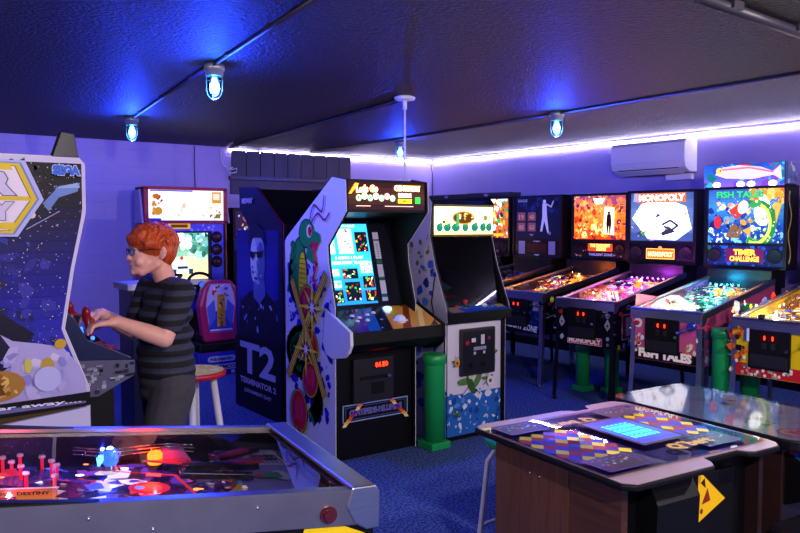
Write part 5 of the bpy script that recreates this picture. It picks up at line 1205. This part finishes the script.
# ------------------------------------------------------------------ foreground pinball machine
def f_fg(a):
    a.rect(0, 0, .62, .36, '08080c')
def s_fg(a, s):
    # yellow bolts on black, read from the front corner
    def X(v): return v if s > 0 else 1.27-v
    for pts in ([(.02, .33), (.10, .37), (.08, .40), (.16, .41), (.18, .33), (.13, .35), (.06, .29)], [(.0, .31), (.06, .33), (.05, .27), (.12, .2), (.02, .25)], [(.2, .3), (.26, .24), (.34, .32), (.3, .2)], [(.5, .3), (.6, .2), (.72, .3), (.62, .12)]):
        a.poly([(X(p[0]), p[1]) for p in pts], 'e8c818')
def ap_fg(a):
    a.rect(0, 0, .55, .2, '8a86e0'); a.poly([(.2, .2), (.24, 0), (.36, 0), (.4, .2)], '8a88d8')  # lilac takes in the pale flank mirrored in the glass above
    for x0 in (.03, .37):
        a.poly([(x0, .02), (x0+.15, .02), (x0+.14, .14), (x0+.01, .14)], 'c0bcf0')
        for k in range(7): a.rect(x0+.02, .03+.013*k, x0+.02+.1-(k % 3)*.015, .034+.013*k, '383480')
    a.rect(.42, .05, .44, .12, '282450'); a.rect(.45, .05, .47, .12, '282450')
    a.circ(.275, .09, .045, 'b8b8f0', ry=.02); a.poly([(.25, .09), (.3, .09), (.29, .15), (.26, .15)], '3a9a50'); a.poly([(.25, .14), (.3, .14), (.275, .17)], 'c03840')  # green and red figure: serpent art's reflection in the glass, painted on
def pf_fg(a):
    a.splat((0, .1, .55, 1.22), 120, ['1a1450', '2a1a7a', '120e38', '5a2878', '281c60', '3a38b0'], .02, .05, 201, g=.5)
    for k, c in enumerate(['e8e4ff', '3a48d0', 'd85030', '40c080', '5868e0', 'c8c8f0']):
        a.line([(.13+(.05+.018*k)*math.cos(t), .34+(.09+.03*k)*math.sin(t)) for t in [rad(d) for d in range(20, 170, 10)]], .005, c, .4)
    a.circ(.19, .2, .05, 'd8d4f0', .4, ry=.075); a.circ(.19, .2, .043, '1a2a3a', .1, ry=.066)
    for k in range(5): a.poly([(.19, .2), (.19+.04*math.cos(k*1.26), .2+.06*math.sin(k*1.26)), (.19+.035*math.cos(k*1.26+.5), .2+.055*math.sin(k*1.26+.5))], ['c8d8e0', '58a068'][k % 2], .4)
    a.circ(.27, .17, .03, '8a2030', .3, ry=.04); a.circ(.27, .17, .014, 'e0d8e8', .3)
    a.circ(.3, .4, .05, 'd02030', .5); a.circ(.3, .4, .03, 'ff5030', .6); a.line([(.22, .3), (.4, .32), (.47, .5)], .01, 'c83030', .4)
    for k, c in enumerate(['ff7030', 'ff9040', '20a060', 'ff5030', '3060c0']): a.circ(.2, .66+.075*k, .017, c, .7); a.circ(.2, .66+.075*k, .005, 'fff0c0', 1.4)
    a.splat((.1, .05, .5, .3), 50, ['c8a860', '8a2028', 'd8d4f0', '2a6a48', '3a3a9a', 'e89030', '14101c'], .008, .025, 203, g=.2)
    for k in range(5): a.line([(.34+.02*k, .3), (.42+.02*k, .18)], .006, ['d8a050', '602818', 'e8c070', '802020', 'c89040'][k], .3)
    a.line([(.08, .3), (.12, .45), (.06, .6)], .014, 'e8e8ff', .4); a.line([(.11, .3), (.15, .45), (.09, .62)], .006, 'd8d8f8', .4)
def x_fg(t):
    PW = mat('post_white', 'e8e8f0', .4); PR = mat('post_red', 'c01028', .3, emis='ff1838', es=.5)
    # rows of red posts with white caps
    for (x, y) in ((.22, .93), (.15, .9), (.05, .9), (.02, .84), (.11, .86), (.09, .72), (.06, .66), (.22, .87), (.18, .83), (.13, .8), (.23, .77), (.19, .75), (.15, .73), (.25, .73), (.23, .68), (.19, .66), (.15, .65)):
        z = zplay(y)
        MB().m(PR).cyl((x, y, z), (x, y, z+.036), .004, n=10).m(PW).lathe([(.0075, 0), (.0085, .003), (.007, .007), (.003, .008)], (x, y, z+.036), 12).build('post', None, t)
    # blue and red dome lamps
    z = zplay(.55)
    MB().m(mat('blue_dome', '3070ff', .2, emis='0c38ff', es=6)).lathe([(.014, .02), (.02, .028), (.021, .045), (.015, .06), (.004, .066)], (.19, .52, z), 18).m(CHROME).lathe([(.022, 0), (.018, .02), (.012, .022)], (.19, .52, z), 18).build('blue_dome_lamp', None, t, label='glowing blue dome lamp')
    MB().m(mat('blue_core', 'e0f8ff', .2, emis='a0e8ff', es=12)).sph((.19, .52, z+.062), .009, (1, 1, .8), 12).build('bulb', None, t)
    plight('dome_light', (.15, .5, z+.075), '2040ff', .7, .004, t)
    z = zplay(.42)
    MB().m(mat('red_dome', 'ff7020', .2, emis='ff4008', es=14)).lathe([(.016, .018), (.02, .022), (.02, .045), (.014, .052)], (.2, .405, z), 18).m(SATIN).lathe([(.023, 0), (.018, .018), (.01, .02)], (.2, .405, z), 18).build('red_dome_lamp', None, t, label='glowing red and orange dome lamp')
    plight('dome_light', (.16, .40, z+.065), 'ff1018', 1.3, .004, t)
    plight('dome_light', (.05, .75, zplay(.75)+.06), 'ff5080', 1.2, .004, t)
    # wire ball guides
    mb = MB()
    for dx, dz in ((-.014, 0), (.014, 0), (0, -.014)):
        mb.tube([(.21+dx+.02*math.sin(k*.6), .30+.028*k, zplay(.3+.028*k)+.062+dz) for k in range(12)], .0022, 6)
    for k in (1, 4, 7, 10): mb.tube([(.21-.014+.02*math.sin(k*.6), .3+.028*k, zplay(.3+.028*k)+.062), (.21+.02*math.sin(k*.6), .3+.028*k, zplay(.3+.028*k)+.044), (.21+.014+.02*math.sin(k*.6), .3+.028*k, zplay(.3+.028*k)+.062)], .002, 5)
    mb.build('wire_ramp', CHROME, t)
    # toy vehicle shaped plastic, dark ramps, slings, banner plate
    y = .31; z = zplay(y)+.03
    MB().m(mat('toy_grey', '8078a8', .35)).prism([(y, z), (y+.09, z), (y+.085, z+.02), (y+.06, z+.035), (y+.02, z+.03)], .19, .25).m(CHROME).cyl((.2, y+.02, z), (.24, y+.02, z), .012).cyl((.2, y+.07, z), (.24, y+.07, z), .012).build('toy_vehicle', None, t, bevel=.003)
    DR = mat('dark_ramp', '181018', .2, coat=.5)
    for (xa, ya, xb, yb, w_) in ((.24, .12, .14, .26, .02), (.08, .16, .06, .36, .018), (-.02, .2, 0, .38, .012)):
        A, B = Vector((xa, ya, zplay(ya)+.035)), Vector((xb, yb, zplay(yb)+.04)); d = (B-A).normalized(); n = Vector((-d.y, d.x, 0))*w_
        mb = MB().m(DR)
        P = [A-n, A+n, B+n, B-n]; lo = [mb.bm.verts.new(p) for p in P]; hi = [mb.bm.verts.new(p+Vector((0, 0, .016))) for p in P]
        mb._f(lo[::-1]); mb._f(hi)
        for i in range(4): mb._f([lo[i], lo[(i+1) % 4], hi[(i+1) % 4], hi[i]])
        mb.build('lane_guide', None, t, bevel=.002)
    RP = mat('red_plastic', '901020', .2, coat=.5)
    MB().m(RP).prism([(.05, .15), (.09, .14), (.1, .24), (.07, .25)], zplay(.2)+.05, zplay(.2)+.056, 'z').build('red_plastic', None, t)
    MB().m(RP).prism([(.15, .16), (.18, .17), (.15, .25), (.13, .24)], zplay(.2)+.055, zplay(.2)+.061, 'z').build('red_plastic', None, t)
    a2 = Art(.24, .13, 'd88018', .5); a2.vgrad(0, 0, .24, .13, ['f0b020', 'f09020', 'b06040'], 6, .5); a2.rect(.222, 0, .24, .13, 'e8e0f0', .5); a2.rect(0, .12, .24, .13, 'e8e0f0', .5)
    a2.text('CHOOSE YOUR DESTINY', .11, .075, .022, '301018', 0, w=.19, bold=.03); a2.text('PLAY', .06, .03, .026, '301018', 0, w=.07, bold=.03)
    a2.build('banner_plastic', t, (-.12, .88, zplay(.88)+.03), (0, -1, -.125), (1, 0, 0), K=.9, rough=.2, coat=.5)
    # slingshots with springs, target bank
    for s in (-1, 1):
        MB().m(RP).prism([(s*.16, .33), (s*.2, .44), (s*.1, .32)], zplay(.36)+.035, zplay(.36)+.041, 'z').build('slingshot_plastic', None, t)
    for k in range(5):
        MB().m(mat('lane_rollover', 'c8c8d8', .3)).tube([(-.22, .5+.1*k, zplay(.5+.1*k)), (-.22, .52+.1*k, zplay(.52+.1*k)+.03), (-.19, .56+.1*k, zplay(.56+.1*k)+.03)], .002, 5).build('wire_form', None, t)
    R = random.Random(31)
    for k in range(16):
        x, y = R.uniform(-.24, .2), R.uniform(.12, .95)
        if x > .06 and .33 < y < .7: x -= .22
        z = zplay(y)+.04
        w_ = R.uniform(.04, .08); a = Art(.1, .09); a.poly([(0, .01), (w_, 0), (w_, .04), (.5*w_, .07), (.01, .05)], R.choice(['2a2a7a', '5a2a6a', '8a2a38', '3a3a9a']), .2); a.splat((.005, .01, w_*.9, .045), 9, ['e8e0f8', 'c83040', '4060d0', '181430', 'd0a040'], .004, .012, 300+k, g=.3)
        a.build('plastic_shield', t, (x, y, z), (1, .3, 0), (-.3, 1, .125), K=.8, rough=.15, coat=.5)
pinball('large foreground pinball machine with steel rails and blue and red dome lamps', (1.03, 1.775), 81.5, dict(row=0, bpos=(.115, .852, .005), rail=mat('warm_steel', 'a8a4a4', .34, 1., noise=.12, nscale=6, stretch=(60, 1, 1)), hw=.315, sl=.112, dz=.038, body=SATIN, glass=g_busy, gk=.8, panel=p_busy, front=f_fg, sideart=s_fg, pal=['3a2a8a', '241c60', '7a3aa0', 'c83048', '4a58d8', 'd8d4f8', '1a1430', '4a2a6a'], pfbase='18123c', pf=pf_fg, apron=ap_fg, apc='7a76c8', seed=40, ins=['ff4040', 'ff8040', '4060ff', 'e0e0ff'], pfk=1.0, pg=.7, rh=.064, toys=0, extra=x_fg, btn=mat('button_ruby', '4a060a', .15, coat=1), cover=glass('play_glass', 'f8faff', .06, .012, k=.8)))
# ------------------------------------------------------------------ the boy at the space game
BO = Vector((1.232, 3.60, 0))
boy = thing('person', 'red-haired boy in glasses and a dark striped shirt playing the space game', 'person', BO)
def q(f, l, z): return Vector((-f, -l, z))     # forward, to his left (towards the camera), up
def limb(mb, pts):
    for (p, r), (p2, r2) in zip(pts, pts[1:]):
        mb.cyl(p, p2, r, r2, 14); 
    for p, r in pts: mb.sph(p, r, n=14)
def remesh(mb, name, mt, parent, vox=.006, sm=4, it=.5):
    o = mb.build(name, mt, None)
    r = o.modifiers.new('r', 'REMESH'); r.mode = 'VOXEL'; r.voxel_size = vox; r.use_smooth_shade = True
    s = o.modifiers.new('s', 'SMOOTH'); s.iterations = sm; s.factor = it
    dg = bpy.context.evaluated_depsgraph_get(); dg.update()
    me = bpy.data.meshes.new_from_object(o.evaluated_get(dg)); old = o.data
    o.modifiers.clear(); o.data = me; bpy.data.meshes.remove(old)
    me.materials.clear(); me.materials.append(mt)
    for p in me.polygons: p.use_smooth = True
    if parent: o.parent = parent
    return o
skin = mat('fair_skin', 'eeb0a0', .5, noise=.05, nscale=30)
SK = skin.node_tree.nodes['Principled BSDF']; SK.inputs['Subsurface Weight'].default_value = .15; SK.inputs['Subsurface Radius'].default_value = (.02, .008, .005)
# joints
hipL, hipR = q(0, .085, .80), q(0, -.085, .80)
kneL, kneR = q(.10, .11, .43), q(-.03, -.10, .43); ankL, ankR = q(.05, .13, .08), q(-.10, -.11, .08)
shL, shR = q(-.015, .165, 1.235), q(.02, -.165, 1.235)
elL, elR = q(.085, .22, 1.035), q(.10, -.20, 1.02)
wrL, wrR = q(.275, .155, 1.12), q(.28, -.06, 1.135)
hc = q(.068, 0, 1.425)        # skull centre
mb = MB()
# head: cranium, face, jaw, nose, ears
mb.sph(hc+q(-.012, 0, .018), .094, (1.02, .80, .98), 20)
mb.sph(hc+q(.035, 0, -.035), .066, (.92, .84, 1.12), 18)
mb.sph(hc+q(.052, 0, -.088), .036, (1.05, 1.05, .75), 14)
limb(mb, [(hc+q(-.01, .052, -.06), .022), (hc+q(.05, .022, -.098), .02)]); limb(mb, [(hc+q(-.01, -.052, -.06), .022), (hc+q(.05, -.022, -.098), .02)])
mb.sph(hc+q(.064, .032, -.05), .023, n=12).sph(hc+q(.064, -.032, -.05), .023, n=12)      # cheeks
limb(mb, [(hc+q(.086, 0, -.005), .0085), (hc+q(.104, 0, -.034), .0115)]); mb.sph(hc+q(.098, .009, -.036), .008, n=10).sph(hc+q(.098, -.009, -.036), .008, n=10)
mb.sph(hc+q(.083, 0, .018), .02, (.6, 2, .6), 12)                                           # brow
limb(mb, [(hc+q(.087, .016, -.062), .0075), (hc+q(.094, 0, -.062), .008), (hc+q(.087, -.016, -.062), .0075)])   # upper lip
limb(mb, [(hc+q(.083, .013, -.073), .0075), (hc+q(.09, 0, -.074), .008), (hc+q(.083, -.013, -.073), .0075)])
mb.sph(hc+q(.08, 0, -.098), .017, n=12)                                                      # chin
for s in (-1, 1):
    limb(mb, [(hc+q(-.022, s*.079, .0), .008), (hc+q(-.032, s*.086, .014), .0085), (hc+q(-.04, s*.088, .0), .0085), (hc+q(-.036, s*.084, -.024), .008), (hc+q(-.024, s*.078, -.034), .008)])
    mb.sph(hc+q(-.028, s*.078, -.008), .012, (1, .5, 1.6), 10)
# neck, torso
limb(mb, [(hc+q(-.035, 0, -.05), .055), (q(.0, 0, 1.28), .050), (q(-.01, 0, 1.2), .045)])
for z, a, b, f in ((1.165, .08, .12, 0), (1.12, .1, .135, .0), (1.02, .105, .13, .01), (.92, .105, .13, .01), (.84, .11, .14, 0), (.78, .105, .14, 0)):
    mb.sph(q(f, 0, z), 1, (a, b, .085), 18)
limb(mb, [(shL, .045), (q(-.01, 0, 1.22), .045), (shR, .045)])
for sh, el, wr in ((shL, elL, wrL), (shR, elR, wrR)):
    m_ = sh.lerp(el, .5); limb(mb, [(sh, .052), (m_, .046), (el, .041), (el.lerp(wr, .35), .041), (wr, .027)])
for h_, k_, a_ in ((hipL, kneL, ankL), (hipR, kneR, ankR)): limb(mb, [(h_, .085), (k_, .056), (k_.lerp(a_, .35), .052), (a_, .034)])
# hands, palm down, fingers curled over the controls
def hand(wr, d, side, up=Vector((0, 0, 1))):
    d = d.normalized(); lat = d.cross(up).normalized()*side      # towards the thumb
    up2 = lat.cross(d).normalized()*side; dn = -up2 if up2.z > 0 else up2
    pc = wr+d*.045
    mb.cyl(wr, wr+d*.03, .024, .026, 12)
    for k in range(4):
        o = lat*(.028-.0185*k); limb(mb, [(wr+d*.01+o*.5, .016), (wr+d*.078+o, .0125)])
    for k, L in enumerate((.062, .07, .066, .052)):
        o = lat*(.03-.0195*k); p0 = wr+d*.078+o; sp = lat*(.10-.07*k)
        p1 = p0+(d*.9+dn*.25+sp*.5).normalized()*L*.42; p2 = p1+(d*.6+dn*.75+sp*.4).normalized()*L*.32; p3 = p2+(d*.2+dn*.95).normalized()*L*.28
        limb(mb, [(p0, .0105), (p1, .0093), (p2, .0086), (p3, .0076)])
    t0 = wr+d*.022+lat*.02; t1 = t0+(d*.6+lat*.75+dn*.3).normalized()*.038; t2 = t1+(d*.85+lat*.25+dn*.4).normalized()*.03; t3 = t2+(d*.9+dn*.4-lat*.1).normalized()*.022
    limb(mb, [(t0, .014), (t1, .0115), (t2, .0105), (t3, .0085)])
hand(wrL, q(1, -.10, -.05), 1); hand(wrR, q(1, .15, .02), -1)
body = remesh(mb, 'body', skin, boy, .005, 5)
# face details
EW = mat('eye_white', 'e8e4e4', .2); EI = mat('iris_blue', '3a5a78', .2); LIP = mat('lips', 'c06a68', .45); BRW = mat('auburn_brow', '8a4020', .6)
for s in (-1, 1):
    e = MB().m(EW).sph(hc+q(.077, s*.031, .0), .0115, n=14).m(EI).sph(hc+q(.0855, s*.031, -.001), .0052, (.5, 1, 1), 10).m(SATIN).sph(hc+q(.0878, s*.031, -.001), .0024, n=8).build('eye', None, body)
    MB().tube([hc+q(.092, s*.018, .017), hc+q(.09, s*.03, .022), hc+q(.078, s*.045, .018)], .0035, 6).build('eyebrow', BRW, body)
MB().tube([hc+q(.088, .019, -.067), hc+q(.0985, 0, -.0665), hc+q(.088, -.019, -.067)], .0035, 6).build('mouth', LIP, body)
# glasses
g = MB()
for s in (-1, 1):
    c = hc+q(.1, s*.033, -.004)
    pts = [c+q(-.1*abs(.024*math.cos(a))*0-.006*(math.cos(a)*s*.5+.5), .026*math.copysign(abs(math.cos(a))**.5, math.cos(a)), .0145*math.copysign(abs(math.sin(a))**.5, math.sin(a))) for a in [k*PI/9 for k in range(18)]]
    g.tube(pts, .0016, 6, closed=True)
    g.tube([hc+q(.097, s*.057, .004), hc+q(.085, s*.075, .006), hc+q(.03, s*.083, .008), hc+q(-.025, s*.086, .006), hc+q(-.042, s*.086, -.008)], .0022, 6)
g.tube([hc+q(.101, .009, 0), hc+q(.106, 0, .003), hc+q(.101, -.009, 0)], .002, 6)
gl = g.build('glasses', mat('dark_frames', '141418', .3), boy, label='dark rectangular glasses')
MB().m(glass('lens', 'f0f4ff', .1)).quad([hc+q(.099, .01, -.017), hc+q(.095, .056, -.017), hc+q(.095, .056, .01), hc+q(.099, .01, .01)]).quad([hc+q(.099, -.056, -.017), hc+q(.099, -.01, -.017), hc+q(.099, -.01, .01), hc+q(.099, -.056, .01)]).build('lens', None, gl)
# hair: full bowl with a fringe
hair_m = mat('auburn_hair', 'c04a18', .45, noise=.45, nscale=60, bump=.6, stretch=(1, 1, .25))
mb = MB()
mb.sph(hc+q(-.018, 0, .034), .104, (1.03, .86, .86), 24)
mb.sph(hc+q(-.06, 0, -.0), .068, (.9, 1.2, 1.15), 18)
mb.sph(hc+q(.045, 0, .058), .062, (1.05, 1.2, .62), 18); mb.sph(hc+q(.075, .0, .045), .04, (.75, 1.6, .7), 16)
R = random.Random(77)
for k in range(150):                                        # locks
    an = R.uniform(0, 2*PI); el = R.uniform(.1, 1.5)
    f0, l0, z0 = math.cos(an)*math.cos(el), math.sin(an)*math.cos(el), math.sin(el)*.97
    P = []
    dr = Vector((1.0 if f0 > -.2 else -.5, .8*l0, -1.0 if f0 < .4 else -.5))
    for j in range(4):
        u = j/3; ff = f0+.22*u*dr.x; ll = l0+.22*u*dr.y; zz = z0-.32*u*(1 if f0 < .2 else .5)
        n_ = math.sqrt(ff*ff+ll*ll+zz*zz); r_ = 1.0+.03*math.sin(u*PI)
        P.append(hc+q(-.016, 0, .034)+q(ff/n_*.111*r_, ll/n_*.094*r_, zz/n_*.094*r_))
    P = [p for p in P if p.z > hc.z-.02 or (p-hc).x > .02]
    if len(P) > 2: mb.tube(P, [.010, .010, .008, .004][:len(P)], 6)
for k in range(13):                                         # fringe over the forehead
    l = -.066+.011*k; mb.tube([hc+q(.05, l*.9, .095), hc+q(.088-abs(l)*.25, l, .07), hc+q(.1-abs(l)*.4, l+R.uniform(-.008, .008), .032+R.uniform(-.006, .004))], [.013, .012, .006], 6)
for s in (-1, 1):
    for k in range(6):
        f = .045-.014*k; mb.tube([hc+q(f, s*.075, .06), hc+q(f+.004, s*.087, .035), hc+q(f+.006, s*.083, .012+.004*(k % 2))], [.012, .011, .006], 6)
for k in range(9):
    l = -.06+.015*k; mb.tube([hc+q(-.1, l, .03), hc+q(-.108+abs(l)*.3, l, -.02), hc+q(-.09+abs(l)*.3, l*.9, -.07)], [.014, .013, .006], 6)
remesh(mb, 'hair', hair_m, boy, .0045, 1)
# shirt: striped knit
m = bpy.data.materials.new('striped_knit'); m.use_nodes = True; nt = m.node_tree; b = nt.nodes['Principled BSDF']; b.inputs['Roughness'].default_value = .85
tc = nt.nodes.new('ShaderNodeTexCoord'); sx = nt.nodes.new('ShaderNodeSeparateXYZ'); mu = nt.nodes.new('ShaderNodeMath'); mu.operation = 'MULTIPLY'; mu.inputs[1].default_value = 1/.052
fr = nt.nodes.new('ShaderNodeMath'); fr.operation = 'FRACT'; rp = nt.nodes.new('ShaderNodeValToRGB'); rp.color_ramp.interpolation = 'CONSTANT'
rp.color_ramp.elements[0].color = (*lin('0a0a10'), 1); rp.color_ramp.elements[1].position = .52; rp.color_ramp.elements[1].color = (*lin('343850'), 1)
nt.links.new(tc.outputs['Object'], sx.inputs[0]); nt.links.new(sx.outputs['Z'], mu.inputs[0]); nt.links.new(mu.outputs[0], fr.inputs[0]); nt.links.new(fr.outputs[0], rp.inputs['Fac']); nt.links.new(rp.outputs['Color'], b.inputs['Base Color'])
knit = m
mb = MB()
for z, a, b_, f in ((1.235, .075, .12, -.012), (1.19, .104, .155, -.004), (1.12, .122, .158, .0), (1.03, .13, .155, .006), (.95, .134, .156, .006), (.89, .136, .16, .004), (.85, .134, .162, .002)):
    mb.sph(q(f, 0, z), 1, (a, b_, .07), 22)
mb.sph(q(-.02, 0, 1.262), .062, (1.05, 1.1, .5), 16)
limb(mb, [(shL, .066), (q(-.012, 0, 1.235), .068), (shR, .066)])
for sh, el in ((shL, elL), (shR, elR)): limb(mb, [(sh, .067), (sh.lerp(el, .5), .062), (sh.lerp(el, .68), .06)])
shirt = remesh(mb, 'shirt', knit, boy, .007, 4)
# collar ring
MB().tube([q(-.012+.062*math.cos(a), .066*math.sin(a), 1.285-.02*math.cos(a)) for a in [k*PI/10 for k in range(20)]], .007, 8, closed=True).build('collar', mat('knit_dark', '14141c', .85), shirt)
# shorts
sh_m = mat('grey_twill', '3e3c46', .85, noise=.12, nscale=40, bump=.1)
mb = MB()
for z, a, b_ in ((.86, .124, .152), (.81, .132, .165), (.75, .128, .165)): mb.sph(q(0, 0, z), 1, (a, b_, .07), 20)
for h_, k_ in ((hipL, kneL), (hipR, kneR)): limb(mb, [(h_+Vector((0, 0, -.02)), .105), (h_.lerp(k_, .5), .098), (h_.lerp(k_, .92), .092)])
shorts = remesh(mb, 'shorts', sh_m, boy, .009, 4)
# shoes and socks
SHO = mat('dark_trainer', '20202a', .6); SOL = mat('sole_white', 'c8c8d0', .5)
for a_ in (ankL, ankR):
    o = MB(); limb(o, [(a_+Vector((.02, 0, -.03)), .042), (a_+Vector((-.06, 0, -.04)), .04), (a_+Vector((-.13, 0, -.048)), .032)]); limb(o, [(a_+Vector((.01, 0, -.02)), .042), (a_+Vector((.0, 0, .02)), .04)])
    s_ = remesh(o, 'shoe', SHO, boy, .008, 3)
    MB().prism([(a_.x+.06, a_.y-.036), (a_.x+.06, a_.y+.036), (a_.x-.12, a_.y+.042), (a_.x-.165, a_.y), (a_.x-.12, a_.y-.042)], 0, .022, 'z').build('sole', SOL, s_, bevel=.005)
# ------------------------------------------------------------------ camera and output
cam = bpy.data.cameras.new('camera'); co = bpy.data.objects.new('camera', cam); COL.objects.link(co); SC.camera = co
f_px = 764.
cam.sensor_width = 36; cam.lens = f_px/800*36; cam.clip_start = .05; cam.clip_end = 50
yaw = math.atan(555/764.); pitch = math.atan((266.5-224)/f_px)
co.location = (0, 0, 1.55); co.rotation_euler = (PI/2-pitch, 0, -yaw)
w = bpy.data.worlds.new('night'); SC.world = w; w.use_nodes = True
w.node_tree.nodes['Background'].inputs[0].default_value = (.05, .06, .2, 1); w.node_tree.nodes['Background'].inputs[1].default_value = .2
SC.view_settings.view_transform = 'Standard'; SC.view_settings.look = 'None'; SC.view_settings.gamma = 1; SC.view_settings.use_curve_mapping = False
SC.view_settings.exposure = 0
SC.cycles.use_denoising = True; SC.cycles.max_bounces = 8; SC.cycles.transparent_max_bounces = 12; SC.cycles.sample_clamp_indirect = 4; SC.cycles.caustics_reflective = False; SC.cycles.caustics_refractive = False
